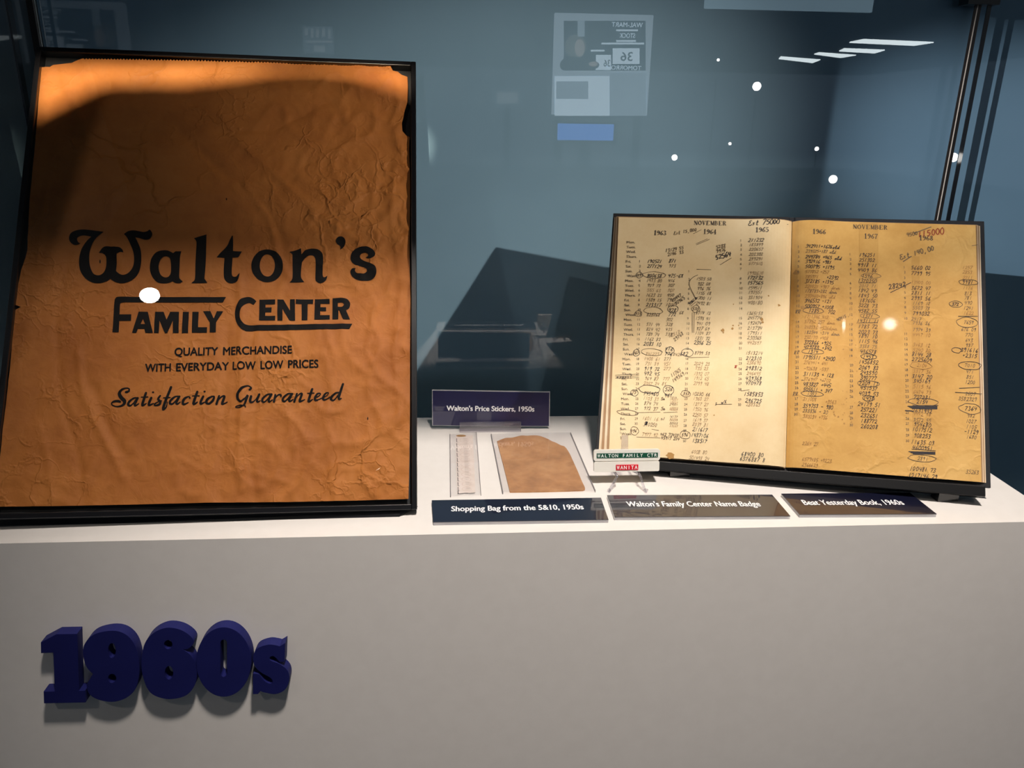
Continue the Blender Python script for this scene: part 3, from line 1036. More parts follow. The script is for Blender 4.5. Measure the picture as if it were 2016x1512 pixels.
def stack(side, u_in, u_outs, v0_, v1_, fan=0.0):
    """leaves below the top sheet: each a thin curved sheet, a little wider than the one above"""
    n = len(u_outs)
    for k_, uo in enumerate(u_outs):
        f_ = (k_ + .5) / (n + .6)
        m_ = MB()
        N = 22
        ring_t, ring_b = [], []
        for i in range(N + 1):
            u = u_in + (uo - u_in) * i / N
            hh = page_h(u, 0) * f_
            ring_t.append((u, hh))
            ring_b.append((u, max(0, hh - .0013)))
        fk = fan * (k_ + 1) / n
        P = lambda u, v, e: KS.o + KS.X * (u + fk * (1 - v / bh) * (SPX - u) / (SPX - u_outs[-1])) + KS.U * v + KS.n * e
        vv = [P(u, v0_, h) for u, h in ring_t] + [P(u, v1_, h) for u, h in ring_t] + [P(u, v0_, h) for u, h in ring_b] + [P(u, v1_, h) for u, h in ring_b]
        n1 = N + 1
        fs = []
        for i in range(N):
            fs += [(i, i + 1, n1 + i + 1, n1 + i), (2 * n1 + i, 3 * n1 + i, 3 * n1 + i + 1, 2 * n1 + i + 1),
                   (i, 2 * n1 + i, 2 * n1 + i + 1, i + 1), (n1 + i, n1 + i + 1, 3 * n1 + i + 1, 3 * n1 + i)]
        fs += [(N, 2 * n1 + N, 3 * n1 + N, n1 + N)]
        m_.mesh(vv, fs)
        m_.build('leaf', M['sheet_a'] if k_ % 2 == 0 else M['sheet_b'], bk, smooth=False)


uL = KS.uv(1215, 600).x, KS.uv(1200, 640).x
left_out = -bw / 2 + .0075
right_out = bw / 2 - .0115
stack('l', SPX - .0005, [-bw / 2 + .0018, -bw / 2 + .0030, -bw / 2 + .0042, -bw / 2 + .0056], .0035, bh - .0060, .0085)
stack('r', SPX + .0005, [bw / 2 - .0052, bw / 2 - .0068, bw / 2 - .0082, bw / 2 - .0096], .0045, bh - .0065)
PS = Surf(BO, BX, BU, page_h, mean=.0060)


def top_page(name, ua, ub, label, base):
    m_ = MB()
    N, K = 60, 2
    sheet = []
    for i in range(N):
        a_, b_ = ua + (ub - ua) * i / N, ua + (ub - ua) * (i + 1) / N
        sheet.append((a_, b_))
    v0_, v1_ = .0045, bh - .0075
    for a_, b_ in sheet:
        for j in range(12):
            q0, q1 = v0_ + (v1_ - v0_) * j / 12, v0_ + (v1_ - v0_) * (j + 1) / 12
            lo_, hi_ = min(a_, b_), max(a_, b_)
            sh = lambda u, v: u + (.0095 * (1 - v / bh) * (SPX - u) / (SPX - left_out) if ub < SPX else 0)
            m_.face([PS.at(sh(lo_, q0), q0), PS.at(sh(hi_, q0), q0), PS.at(sh(hi_, q1), q1), PS.at(sh(lo_, q1), q1)], 0)
    return m_


pg = top_page('page', SPX - .0002, left_out, '', 'page_left')
PG = {'pen': 2, 'pencil': 3, 'print': 1, 'red': 4, 'stain': 5}
PEN, PENCIL, PRINT, RED, STAIN = 2, 3, 1, 4, 5
LM = [M['page_left'], M['print'], M['pen'], M['pencil'], M['redpen'], M['stain']]
FAINT = 6
LM.append(mat('faded_pencil', (.34, .225, .12), rough=.7))
SMALL = 8
RM = [M['page_right'], M['print'], M['pen'], M['pencil'], M['redpen'], M['stain'], mat('faded_ink', (.31, .155, .045), rough=.7), M['page_patch'], M['label_ink']]
LM += [M['page_left'], M['label_ink']]
PATCH = 7


def serif(mbx, S, s, px, py, hpx, m, e=.0004, sp=.80):
    """typeset roman capitals and figures: strokes of two weights with serifs"""
    G_ = {
        '1': ([(.3, 0, .08), (.3, 1, .08)], [(.12, .0, .04), (.48, 0, .04)], [(.3, 1, .04), (.12, .84, .04)]),
        '9': ([(.52, .7, .07), (.3, .98, .04), (.1, .72, .07), (.3, .46, .04), (.52, .7, .07), (.44, .25, .06), (.14, .02, .05)],),
        '6': ([(.5, .95, .05), (.2, .7, .06), (.1, .3, .07), (.3, .02, .04), (.5, .28, .07), (.3, .52, .04), (.12, .36, .05)],),
        '3': ([(.1, .85, .06), (.3, .98, .04), (.48, .76, .07), (.26, .54, .03), (.52, .28, .08), (.3, .02, .04), (.08, .14, .06)],),
        '4': ([(.42, 0, .07), (.42, 1, .07)], [(.42, .98, .03), (.05, .3, .03)], [(.05, .3, .04), (.58, .3, .04)], [(.28, 0, .04), (.56, 0, .04)]),
        '5': ([(.16, .97, .06), (.5, .97, .06)], [(.16, .95, .03), (.13, .55, .03)], [(.13, .55, .03), (.34, .62, .04), (.52, .32, .08), (.3, .02, .04), (.08, .12, .06)]),
        '7': ([(.08, .95, .06), (.54, .95, .06)], [(.53, .94, .04), (.26, .4, .06), (.22, 0, .07)], [(.09, .95, .03), (.09, .78, .03)]),
        '8': ([(.3, .98, .04), (.12, .76, .06), (.3, .54, .04), (.5, .26, .07), (.3, .02, .04), (.1, .26, .07), (.3, .54, .04), (.48, .76, .06), (.3, .98, .04)],),
        'N': ([(.12, 0, .04), (.12, 1, .04)], [(.12, .98, .08), (.68, .02, .08)], [(.68, 0, .04), (.68, 1, .04)], [(0, 0, .03), (.24, 0, .03)], [(.56, 1, .03), (.8, 1, .03)], [(0, 1, .03), (.16, 1, .03)]),
        'O': ([(.4, 1, .04), (.12, .78, .07), (.06, .5, .08), (.12, .22, .07), (.4, 0, .04), (.68, .22, .07), (.74, .5, .08), (.68, .78, .07), (.4, 1, .04)],),
        'V': ([(.12, 1, .08), (.4, 0, .06)], [(.4, 0, .04), (.68, 1, .04)], [(0, 1, .03), (.26, 1, .03)], [(.56, 1, .03), (.8, 1, .03)]),
        'E': ([(.16, 0, .08), (.16, 1, .08)], [(.04, 1, .035), (.66, 1, .035), (.68, .8, .03)], [(.04, 0, .035), (.68, 0, .035), (.7, .22, .03)], [(.16, .52, .035), (.5, .52, .035)]),
        'M': ([(.12, 0, .035), (.12, 1, .035)], [(.12, .98, .08), (.42, .05, .07)], [(.42, .05, .035), (.72, .98, .035)], [(.74, 0, .08), (.74, 1, .08)], [(0, 0, .03), (.24, 0, .03)], [(.6, 0, .03), (.86, 0, .03)]),
        'B': ([(.16, 0, .08), (.16, 1, .08)], [(.04, 1, .035), (.42, 1, .035), (.58, .78, .07), (.42, .54, .035), (.16, .54, .03)], [(.42, .54, .035), (.66, .28, .08), (.42, 0, .035), (.04, 0, .035)]),
        'R': ([(.16, 0, .08), (.16, 1, .08)], [(.04, 1, .035), (.42, 1, .035), (.6, .76, .07), (.42, .52, .035), (.16, .52, .03)], [(.36, .52, .05), (.66, .02, .07)], [(.04, 0, .03), (.3, 0, .03)], [(.6, 0, .03), (.76, 0, .03)]),
    }
    c = S.uv(px, py)
    h = hpx * .00056
    L = len(s) * sp * h
    x = -L / 2
    for ch in s:
        for st in G_[ch]:
            P = [(c.x + x + gx * h, c.y + (gy - .5) * h, r * h) for gx, gy, r in st]
            lay(mbx, S, stroke_tris(P, sub=4), e, m)
        x += sp * h


# --- left page
serif(pg, PS, 'NOVEMBER', 1399, 439, 9.5, PRINT, sp=.96)
for s_, x_, y_ in (('1963', 1300, 458), ('1964', 1398, 456), ('1965', 1500, 454)):
    serif(pg, PS, s_, x_, y_, 11, PRINT, sp=.66)


def row_y(k_):
    return 476 + 9.45 * k_ + .006 * k_ * k_


days = ['Mon.', 'Tues.', 'Wed.', 'Thurs.', 'Fri.', 'Sat.', 'Sun.', 'Week'] * 5
for k_, d_ in enumerate(days[:40]):
    y_ = row_y(k_)
    x_ = 1234 - (y_ - 476) * .036 + (3 if d_ == 'Week' else 0)
    wd_ = {'Mon.': 9, 'Tues.': 11, 'Wed.': 9, 'Thurs.': 13, 'Fri.': 8, 'Sat.': 8, 'Sun.': 8, 'Week': 12}[d_]
    put_text(pg, PS, d_, (x_, y_ + 2.6), (x_ + wd_, y_ + 2.6 - .1), 4.8, .0004, SMALL, bold=.004, natural=1.1)
dn = 1
for k_ in range(4, 40):
    if k_ % 8 == 7:
        continue
    y_ = row_y(k_)
    if dn <= 30:
        put_text(pg, PS, str(dn), (1259 - (y_ - 514) * .030, y_ + 2.2), (1259 - (y_ - 514) * .030 + (2.2 if dn < 10 else 4.6), y_ + 2.2), 4.6, .0004, SMALL, bold=.0, natural=.95)
        dn += 1
for y_, s_ in ((852, '1'), (862, '2')):
    put_text(pg, PS, s_, (1221, y_ + 2), (1223, y_ + 2), 4.6, .0004, SMALL, bold=.0, natural=.95)


def col(mbx, x_top, y_top, x_bot, y_bot, items, h_=7.6, align='c', cw=.66):
    for it in items:
        y_, s_, st = it[0], it[1], it[2]
        x_ = x_top + (x_bot - x_top) * (y_ - y_top) / (y_bot - y_top) + (it[3] if len(it) > 3 else 0)
        w_ = {PEN: .00028, PENCIL: .00022, FAINT: .00022, RED: .0004}[st]
        write(mbx, PS, s_, x_, y_, h_ * (1.12 if st == PEN else 1), st, w=w_, align=align, cw=cw)


R = row_y
col(pg, 1290, 514, 1281, 833, [
    (R(4), '190521', PEN), (R(5), '277124', PEN), (R(7), '800638', PEN), (R(8), '1433 80', PENCIL), (R(9), '929 72', PENCIL), (R(10), '555 63', FAINT), (R(11), '1623 23', PENCIL),
    (R(12), '1589 15', PENCIL), (R(13), '213317', PEN), (R(15), '828268', PENCIL), (R(17), '571 44', PENCIL), (R(18), '824 42', PENCIL), (R(19), '789 74', PENCIL), (R(20), '1162 82', PENCIL),
    (R(21), '2083 10', PEN), (R(23), '841223', FAINT), (R(24), '1400 61', FAINT), (R(25), '731 39', FAINT), (R(26), '919 72', PEN), (R(27), '492 45', PEN), (R(28), '964 87', PENCIL), (R(29), '2357 24', FAINT),
    (R(31), '745460', PEN), (R(32), '1103 33', FAINT), (R(33), '874 74', PENCIL), (R(34), '972 37', PENCIL), (R(36), '1601 16', FAINT), (R(37) + 2, '310250', PENCIL), (R(39) + 2, '7977 92', FAINT)])
col(pg, 1325, 514, 1312, 755, [
    (R(4) - 1, '871', PEN), (R(5), '973', PENCIL), (R(7), '475-6%', PEN, 8), (R(8), '416', PENCIL), (R(9), '307', PENCIL), (R(10), '307', FAINT), (R(11), '450', PENCIL), (R(12), '796', PENCIL), (R(13), '1000', PENCIL),
    (R(15) - 9, '428', PEN, 5), (R(15), '772', PEN, 5), (R(15) - 4, '6%', PENCIL, 23), (R(16), '302', PENCIL), (R(17), '328', PENCIL), (R(18), '435', PENCIL), (R(19), '378', PENCIL), (R(22), '416', PEN, 2), (R(23), '776', PEN, 2), (R(23) + 1, '842', PENCIL, 17), (R(23), '682', PEN, 32),
    (R(24), '277', PENCIL), (R(25), '451', FAINT), (R(26), '277', FAINT), (R(28), '777', FAINT), (R(29), '85', FAINT, -4), (R(30) + 1, '526', PEN, 6), (R(31) + 3, '461', PEN, 6)])
for y_, s_ in ((R(31) + 8, '1010'), (R(32) + 2, '14807'), (R(32) + 8, '18527'), (R(33) + 2, '24001'), (R(33) + 9, '10202'), (R(34) + 2, '46565'), (R(35) + 6, '16177'), (R(36) + 2, '56823'), (R(36) + 9, '22522'), (R(37) + 5, '59537')):
    write(pg, PS, s_, 1327, y_, 4.6, FAINT if random.random() < .5 else PENCIL, w=.00018, cw=.78)
for y_, s_ in ((R(32), '5m'), (R(34), '5m'), (R(36), 'n1')):
    write(pg, PS, s_, 1306, y_, 7, PENCIL, w=.0003)
write(pg, PS, '462 70433', 1318, R(38) + 12, 6.5, PENCIL, w=.0003)
write(pg, PS, '45917 204', 1320, R(39) + 9, 6.5, PENCIL, w=.0003)
write(pg, PS, 'x', 1273, R(37) - 1, 9, PEN, w=.0008)
for s_, x_, y_, a_, st in (('13124 55', 1329, 490, 12, PENCIL), ('2146 33', 1331, 498, 12, PENCIL), ('10447', 1333, 586, 42, PENCIL), ('80965', 1339, 591, 42, PENCIL), ('12517', 1328, 657, 24, FAINT),
                           ('29768', 1336, 662, 44, PENCIL), ('11765', 1331, 733, 38, PENCIL), ('149369', 1336, 742, 40, PENCIL), ('5288', 1420, 485, 16, PENCIL), ('9976', 1420, 493, 16, PENCIL),
                           ('warm', 1364, 590, 40, PEN), ('Est 15,000', 1350, 455, 12, PENCIL)):
    write(pg, PS, s_, x_, y_, 8 if st != PEN else 9, st, ang=a_)
write(pg, PS, '52564', 1425, 503, 11, PEN, ang=18, w=.00045)
write(pg, PS, 'Est 75000', 1504, 439, 12, PEN, ang=4, w=.00042, cw=.62)
rule(pg, PS, 1503, 450, 1552, 441, PEN)
for a_ in ((1370, 480, 1393, 470), (1371, 482, 1397, 471), (1419, 521, 1440, 508), (1372, 530, 1400, 531), (1365, 460, 1381, 452), (1358, 601, 1373, 586), (1360, 603, 1370, 594)):
    rule(pg, PS, *a_, PENCIL)
for a_ in ((1256, 812, 1300, 811), (1306, 812, 1334, 811), (1355, 704, 1396, 703), (1458, 770, 1475, 768), (1283, 845, 1297, 847), (1253, 860, 1300, 862), (1409, 796, 1441, 796)):
    rule(pg, PS, *a_, PENCIL, w=.00022)
cpts = [PS.uv(*p) for p in ((1374, 541), (1363, 547), (1357, 556), (1360, 568), (1366, 580), (1370, 588))]
ribbon(pg, PS, [tuple(p) for p in cpts], .0003, .0004, PENCIL)
rule(pg, PS, 1363, 615, 1363, 655, PENCIL)
rule(pg, PS, 1367, 615, 1366, 655, PENCIL)
for x_, y_, rx_, ry_, st in ((1288, 541, 25, 8, PENCIL), (1259, 541, 7, 7, PEN), (1286, 611, 21, 8, PENCIL), (1257, 617, 8, 7, PENCIL), (1325, 608, 12, 8, PEN), (1370, 608, 9, 8, PENCIL), (1283, 693, 23, 8, PENCIL),
                             (1253, 694, 7, 8, PEN), (1319, 690, 9, 9, PEN), (1353, 694, 13, 9, PEN), (1278, 766, 23, 9, PEN), (1316, 768, 11, 11, PEN), (1249, 773, 8, 7, PEN), (1350, 775, 10, 7, PENCIL), (1236, 812, 23, 6, PENCIL),
                             (1249, 848, 9, 9, PENCIL), (1349, 856, 11, 9, PENCIL)):
    ring(pg, PS, x_, y_, rx_, ry_, st)
for x_, y_, s_ in ((1259, 541, '49'), (1257, 617, '415'), (1370, 608, '530'), (1253, 694, '461'), (1249, 772, '75'), (1352, 775, '553'), (1248, 848, '496'), (1349, 856, '596')):
    write(pg, PS, s_, x_, y_, 7, PENCIL)
for d_ in range(3):
    rule(pg, PS, 1211, 738 + d_ * 3, 1258, 736 + d_ * 3.5, PENCIL, w=.00022)
write(pg, PS, 'moment', 1230, 741, 9, PEN, ang=4, w=.00022)
write(pg, PS, 'shwx', 1420, 792, 10, PEN, ang=10)
col(pg, 1387, 549, 1378, 868, [
    (549, '1503 50', PENCIL), (559, '982 08', PENCIL), (568, '996 76', PENCIL), (577, '1155 18', PENCIL), (587, '1700 11', PENCIL), (597, '2492 81', PENCIL), (616, '8714 12', PENCIL), (627, '1593 41', PENCIL),
    (637, '941 09', PENCIL), (647, '927 69', PENCIL), (656, '1104 87', PENCIL), (666, '1831 72', PENCIL), (675, '2356 25', PEN), (695, '8799 53', PENCIL), (716, '2029 23', FAINT), (725, '995 23', FAINT), (736, '1392 07', FAINT),
    (745, '1912 65', FAINT), (755, '2799 48', FAINT), (776, '10230 66', PENCIL), (785, '1960 27', FAINT), (796, '1277 27', FAINT), (806, '1950 96', FAINT), (817, '2250 57', FAINT), (827, '1619 37', FAINT), (836, '2039 81', FAINT),
    (846, '211617', PEN), (857, '1437106', PEN), (868, '138517', PEN), (890, '6008 80', FAINT), (902, '501498 24', FAINT)], cw=.62)
for y_, s_ in zip((534, 550, 559, 569, 578, 588, 597, 608, 627, 637, 647, 657, 666, 676, 686, 706, 716, 726, 735, 745, 756, 766, 785, 796, 806, 816, 828, 838, 848, 868), range(1, 31)):
    put_text(pg, PS, str(s_), (1356 - (y_ - 534) * .034, y_ + 2), (1356 - (y_ - 534) * .034 + (2.2 if s_ < 10 else 4.6), y_ + 2), 4.6, .0004, SMALL, bold=.0, natural=.95)
c65 = [(474, '211232', PEN), (483, '183899', PENCIL), (492, '220657', PENCIL), (502, '203302', PENCIL), (511, '299291', PENCIL), (520, '577510', FAINT), (539, '1992610', FAINT), (548, '172732', PEN), (558, '157565', PEN),
       (568, '154511', PENCIL), (577, '197551', PENCIL), (587, '331904', PENCIL), (597, '400180', PENCIL), (618, '1365153', PENCIL), (627, '245774', PENCIL), (637, '192474', PENCIL), (647, '213734', PENCIL), (657, '179311', PENCIL),
       (666, '230365', PENCIL), (676, '442597', FAINT), (696, '1513214', PENCIL), (706, '212310', PEN), (715, '238690', FAINT), (726, '298312', PEN), (736, '246645', FAINT), (746, '439368', PEN), (755, '470478', PEN),
       (777, '1585853', PEN), (790, '296725', PEN), (797, '288365', FAINT), (895, '68400 80', PEN), (905, '6376887 8', PEN)]
col(pg, 1489, 474, 1481, 905, c65)
for y_, s_ in zip((474, 483, 492, 502, 511, 520, 530, 549, 558, 568, 577, 587, 597, 608, 627, 637, 647, 657, 666, 676, 686, 707, 716, 727, 736, 746, 756, 767, 787, 797), range(1, 31)):
    put_text(pg, PS, str(s_), (1458 - (y_ - 474) * .016, y_ + 2), (1458 - (y_ - 474) * .016 + (2.2 if s_ < 10 else 4.6), y_ + 2), 4.6, .0004, SMALL, bold=.0, natural=.95)
write(pg, PS, 'x', 1449, 722, 8, RED, w=.0006)


def blot(mbx, x_, y_, r_, m=STAIN, sx=1.0, k_=10):
    c = PS.uv(x_, y_)
    e_ = [(c.x + r_ * .00056 * sx * cos(2 * pi * i / k_) * random.uniform(.6, 1.2), c.y + r_ * .00056 * sin(2 * pi * i / k_) * random.uniform(.6, 1.2)) for i in range(k_)]
    lay(mbx, PS, [[(c.x, c.y), e_[i], e_[(i + 1) % k_]] for i in range(k_)], .0003, m)


for x_, y_, r_ in ((1533, 602, 3), (1499, 630, 4), (1501, 636, 3), (1423, 650, 4), (1442, 647, 3), (1443, 641, 2), (1424, 655, 2), (1454, 641, 1.5), (1444, 599, 1.3), (1406, 817, 1.5), (1512, 584, 2)):
    blot(pg, x_, y_, r_)
blot(pg, 1320, 897, 7, sx=1.4, k_=14)
pgo = pg.build('page', LM, bk, smooth=True, merge=False, recalc=False)
pgo['label'] = 'cream left page headed 1963, 1964 and 1965'

# --- right page
pr = top_page('page', SPX + .0002, right_out, '', 'page_right')
# darker column behind the 1967 figures
ua_, ub_ = PS.uv(1690, 700).x, PS.uv(1728, 700).x
lay(pr, PS, [[(ua_, .15), (ub_, .15), (ub_, bh - .008), (ua_, bh - .0085)]], .0002, PATCH, .004, .02)
ua_, ub_ = PS.uv(1796, 700).x, PS.uv(1812, 700).x
lay(pr, PS, [[(ua_, .05), (ub_, .05), (ub_, bh - .05), (ua_, bh - .05)]], .0002, PATCH, .004, .02)
serif(pr, PS, 'NOVEMBER', 1714, 447, 9.5, PRINT, sp=.96)
for s_, x_, y_ in (('1966', 1612, 458), ('1967', 1715, 465), ('1968', 1824, 468)):
    serif(pr, PS, s_, x_, y_, 11, PRINT, sp=.66)
col(pr, 1586, 486, 1580, 818, [
    (486, '342411+1626old', PEN), (496, '239325+187 old', PENCIL), (507, '249784 +465 old', PEN), (516, '392416 +981', PEN), (526, '500795 +1195', PEN), (536, '577852 +257', FAINT), (546, '785971', FAINT), (547, '+2392', PEN, 42), (555, '312185 +1395', PEN),
    (565, '221021 +987 down', FAINT), (574, '178783+282 down', PENCIL), (584, '230460+896 old', FAINT), (593, '346532 -121', PEN), (604, '500957 +1008', PEN), (613, '1285', PEN, 8), (615, '702', PEN, 46), (624, '1711346 412', FAINT), (634, '57852 257 down', FAINT), (645, '248536 +526down', FAINT),
    (655, '182544 -314 down', PENCIL), (665, '232170 +408', FAINT), (675, '372866 +925', PEN), (684, '479783 +342', PEN), (693, '1314', PEN, 8), (704, '1795511 +2400', PEN, -2), (714, '276441+ 641', FAINT), (726, '-92638 -537', FAINT), (737, '311133 + 128', PEN),
    (747, '376947 +1702', FAINT), (757, '483827 +445', PEN), (767, '505511 + 347', PEN), (776, '1352', PENCIL, 8), (786, '211008', FAINT), (791, '+3563', FAINT, 44), (799, '359753 - 980', PEN), (809, '283836 - 20', PENCIL), (820, '380034 +736', FAINT), (873, '2264 27', FAINT), (904, '6579485 +9223', FAINT), (915, '2966623', FAINT)], align='l', cw=.60)
for y_, s_ in zip((486, 496, 506, 515, 525, 535, 554, 564, 573, 583, 593, 603, 614, 634, 643, 653, 664, 674, 684, 703, 713, 724, 734, 744, 754, 764, 785, 796, 806, 816), range(1, 31)):
    put_text(pr, PS, str(s_), (1571 - (y_ - 486) * .022, y_ + 2), (1571 - (y_ - 486) * .022 + (2.2 if s_ < 10 else 4.8), y_ + 2), 4.7, .0004, SMALL, bold=.0, natural=.95)
c67 = [(502, '196251', PEN), (512, '251302', PEN), (522, '4918 11', PEN), (532, '4409 86', PEN), (543, '1546', PEN), (553, '1370350', PEN), (563, '2012 71', PENCIL), (572, '1842 49', PEN), (582, '1843 50', PEN), (592, '187606', PEN), (602, '3228 73', PEN), (612, '4582 55', PEN),
       (622, '1371', PEN), (632, '14311 11', PEN), (643, '1783 72', PEN), (654, '2023 73', PEN), (662, '1891 10', PEN), (672, '1115 46', PEN), (682, '3388 73', PENCIL), (692, '436578', PEN), (702, '1453', PEN), (713, '1456852', PEN), (724, '2069 83', PEN), (734, '243590', PEN),
       (744, '390777', PEN), (755, '7209 11', PEN), (764, '451537', PEN), (775, '4039 53', PEN), (784, '1458', PEN), (796, '24179 51', PEN), (807, '257221', PEN), (818, '232651', PEN), (829, '188772', PEN), (840, '260208', PEN)]
col(pr, 1708, 502, 1712, 840, c67)
for y_, s_ in zip((501, 511, 520, 530, 540, 558, 569, 578, 588, 598, 609, 620, 639, 649, 659, 670, 679, 689, 701, 719, 730, 740, 750, 760, 770, 781, 802, 813, 824, 837), range(1, 31)):
    put_text(pr, PS, str(s_), (1673, y_ + 2), (1673 + (2.2 if s_ < 10 else 4.8), y_ + 2), 4.7, .0004, SMALL, bold=.0, natural=.95)
c68 = [(527, '5660 02', PEN), (538, '7799 95', PEN), (556, '13400 00', FAINT), (567, '3672 47', PEN), (577, '2811 11', PEN), (587, '2993 56', PEN), (597, '1169 12', PENCIL), (606, '5503 78', PENCIL), (617, '799032', PEN), (628, '2417', PENCIL, -10), (636, '7936 26', PENCIL), (649, '7974 39', PENCIL),
       (659, '4447 10', FAINT), (679, '3463 12', FAINT), (689, '5240 80', FAINT), (698, '8144 28', PEN), (708, '2725609', PEN), (719, '2104', FAINT), (731, '3317 36', FAINT), (741, '3147 20', PEN), (750, '345169', PEN), (761, '5115 96', FAINT), (772, '6474 73', FAINT), (782, '727231', PEN), (791, '2154', PEN),
       (809, '2631932', PEN), (815, '4442 48', FAINT), (827, '3572 55', PENCIL), (836, '954680', PEN), (846, '1017512', PEN), (858, '908253', PEN), (871, '11635 03', PEN), (882, '4600951', PEN), (903, '2891', PENCIL), (924, '100481 73', PEN), (937, '1217146 29', PEN)]
col(pr, 1814, 527, 1818, 937, c68)
for y_, s_ in zip((526, 536, 547, 566, 576, 586, 596, 605, 616, 627, 657, 667, 678, 688, 698, 708, 718, 728, 739, 749, 760, 770, 781, 791, 812, 824, 834, 846, 857, 868), range(1, 31)):
    put_text(pr, PS, str(s_), (1780 + (y_ - 526) * .012, y_ + 2), (1780 + (y_ - 526) * .012 + (2.2 if s_ < 10 else 4.8), y_ + 2), 4.7, .0004, SMALL, bold=.0, natural=.95)
cfar = [(526, '1257', FAINT), (535, '2853', FAINT), (546, '2711', FAINT), (555, '9981', PEN), (566, '1176', FAINT), (577, '813', PENCIL), (586, '781', PENCIL), (595, '490', PENCIL), (606, '1241', PENCIL), (616, '1622', FAINT), (634, '7659', PENCIL), (648, '676 09', PENCIL), (659, '770', PENCIL), (669, '643', PENCIL),
        (679, '937', PENCIL), (689, '391616', PEN), (700, '+2315', PEN), (719, '7010', PENCIL), (731, '471', PENCIL), (742, '851', PENCIL), (752, '1200', PENCIL), (775, '2007', PENCIL), (785, '3582329', PENCIL, -6), (804, '7364', PEN), (818, '982', PENCIL), (829, '1027', PENCIL), (840, '1105', PENCIL), (850, '-1129', PEN), (860, '1680', PENCIL), (929, '35263', PENCIL)]
col(pr, 1906, 526, 1916, 929, cfar)
for x_, y_, rx_, ry_, st in ((1600, 613, 22, 7, PENCIL), (1599, 693, 23, 6, PENCIL), (1598, 776, 22, 6, PENCIL), (1715, 543, 20, 6, PENCIL), (1712, 622, 20, 6, PENCIL), (1710, 702, 16, 6, PEN), (1710, 784, 12, 6, PEN), (1709, 755, 22, 7, PENCIL), (1818, 791, 29, 8, PENCIL),
                             (1816, 902, 27, 7, PENCIL), (1814, 719, 21, 8, FAINT), (1907, 555, 19, 6, PEN), (1882, 598, 13, 7, PENCIL), (1906, 634, 21, 11, PENCIL), (1911, 719, 21, 9, PEN), (1911, 804, 21, 11, PENCIL), (1884, 689, 9, 6, PEN)):
    ring(pr, PS, x_, y_, rx_, ry_, st)
for a_ in ((1690, 557, 1724, 557), (1690, 636, 1728, 635), (1887, 622, 1926, 622), (1889, 764, 1930, 762), (1881, 772, 1934, 775), (1577, 749, 1622, 751), (1795, 884, 1843, 887), (1797, 798, 1848, 798)):
    rule(pr, PS, *a_, PEN, w=.0003)
for y_ in (799.5, 801, 802.5, 804):
    rule(pr, PS, 1786 + (y_ - 799) * 2, y_, 1846, y_ + .5, PEN, w=.0005)
for y_ in (889, 891, 893):
    rule(pr, PS, 1789 + (y_ - 889) * 2, y_, 1842, y_ + 1, PEN, w=.0005)
write(pr, PS, '28242', 1767, 562, 11, PEN, ang=14, w=.0004)
rule(pr, PS, 1753, 576, 1794, 556, PEN, w=.0004)
rule(pr, PS, 1782, 808, 1797, 809, PEN, w=.0005)
write(pr, PS, '372', 1882, 598, 7, PEN)
write(pr, PS, '4500', 1797, 460, 9, PENCIL, ang=14)
write(pr, PS, '115000', 1834, 457, 14, RED, ang=12, w=.0005)
rule(pr, PS, 1799, 459, 1834, 446, PENCIL, w=.0005)
rule(pr, PS, 1778, 515, 1795, 504, PENCIL, w=.0005)
write(pr, PS, 'Est 140,00', 1805, 497, 11, PENCIL, ang=20, w=.0004)
for y_ in (614, 694, 776):
    write(pr, PS, 'RR', 1571 - (y_ - 614) * .03, y_, 8, PENCIL)
write(pr, PS, '40415', 1657, 626, 7, PENCIL, ang=30)
for i in range(26):
    blot(pr, random.uniform(1655, 1690), random.uniform(590, 840), random.uniform(.8, 1.8))
for i in range(10):
    blot(pr, random.uniform(1640, 1680), random.uniform(810, 835), random.uniform(1, 2.6))
blot(pr, 1579, 606, 4)
blot(pr, 1568, 536, 6)
rule(pr, PS, 1914, 483, 1926, 481, PENCIL, w=.0003)
pro = pr.build('page', RM, bk, smooth=True, merge=False, recalc=False)
pro['label'] = 'yellowed right page headed 1966, 1967 and 1968'

# book stand: black ledge and back plate
st = empty('book_stand', (BO.x, BO.y, 0), 'low black ledge stand holding up the open ledger', 'book stand')
mb = MB()
mb.slab(KS, -bw / 2 + .055, bw / 2 - .012, -.0125, -.0012, -.006, .016)
mb.build('ledge', mat('black_stand_lacquer', (.004, .004, .005), rough=.45, spec=.25), st, bevel=.0008)
mb = MB()
mb.slab(KS, -bw / 2 + .055, bw / 2 - .012, -.0012, .24, -.018, -.0085)
mb.build('back_plate', M['black_matte'], st)
mb = MB()
q0, q1 = KS.at(-.10, .20, -.018), KS.at(.10, .20, -.018)
for q in (q0, q1):
    mb.hexa([(q.x - .01, q.y, 0), (q.x + .01, q.y, 0), (q.x + .01, q.y + .01, 0), (q.x - .01, q.y + .01, 0)],
            [(q.x - .01, q.y, q.z), (q.x + .01, q.y, q.z), (q.x + .01, q.y + .01, q.z), (q.x - .01, q.y + .01, q.z)])
    mb.build('prop', M['black_matte'], st)
    mb = MB()
qa, qb = KS.at(-.12, -.0125, .010), KS.at(.18, -.0125, .010)
for q in (qa, qb):
    mb.box((q.x - .012, q.y + .004, 0), (q.x + .012, q.y + .018, q.z))
    mb.build('foot', M['black'], st)
    mb = MB()

# ------------------------------------------------------------------ text signs
DECK = Surf(V((0, 0, 0)), V((1, 0, 0)), V((0, 1, 0)))


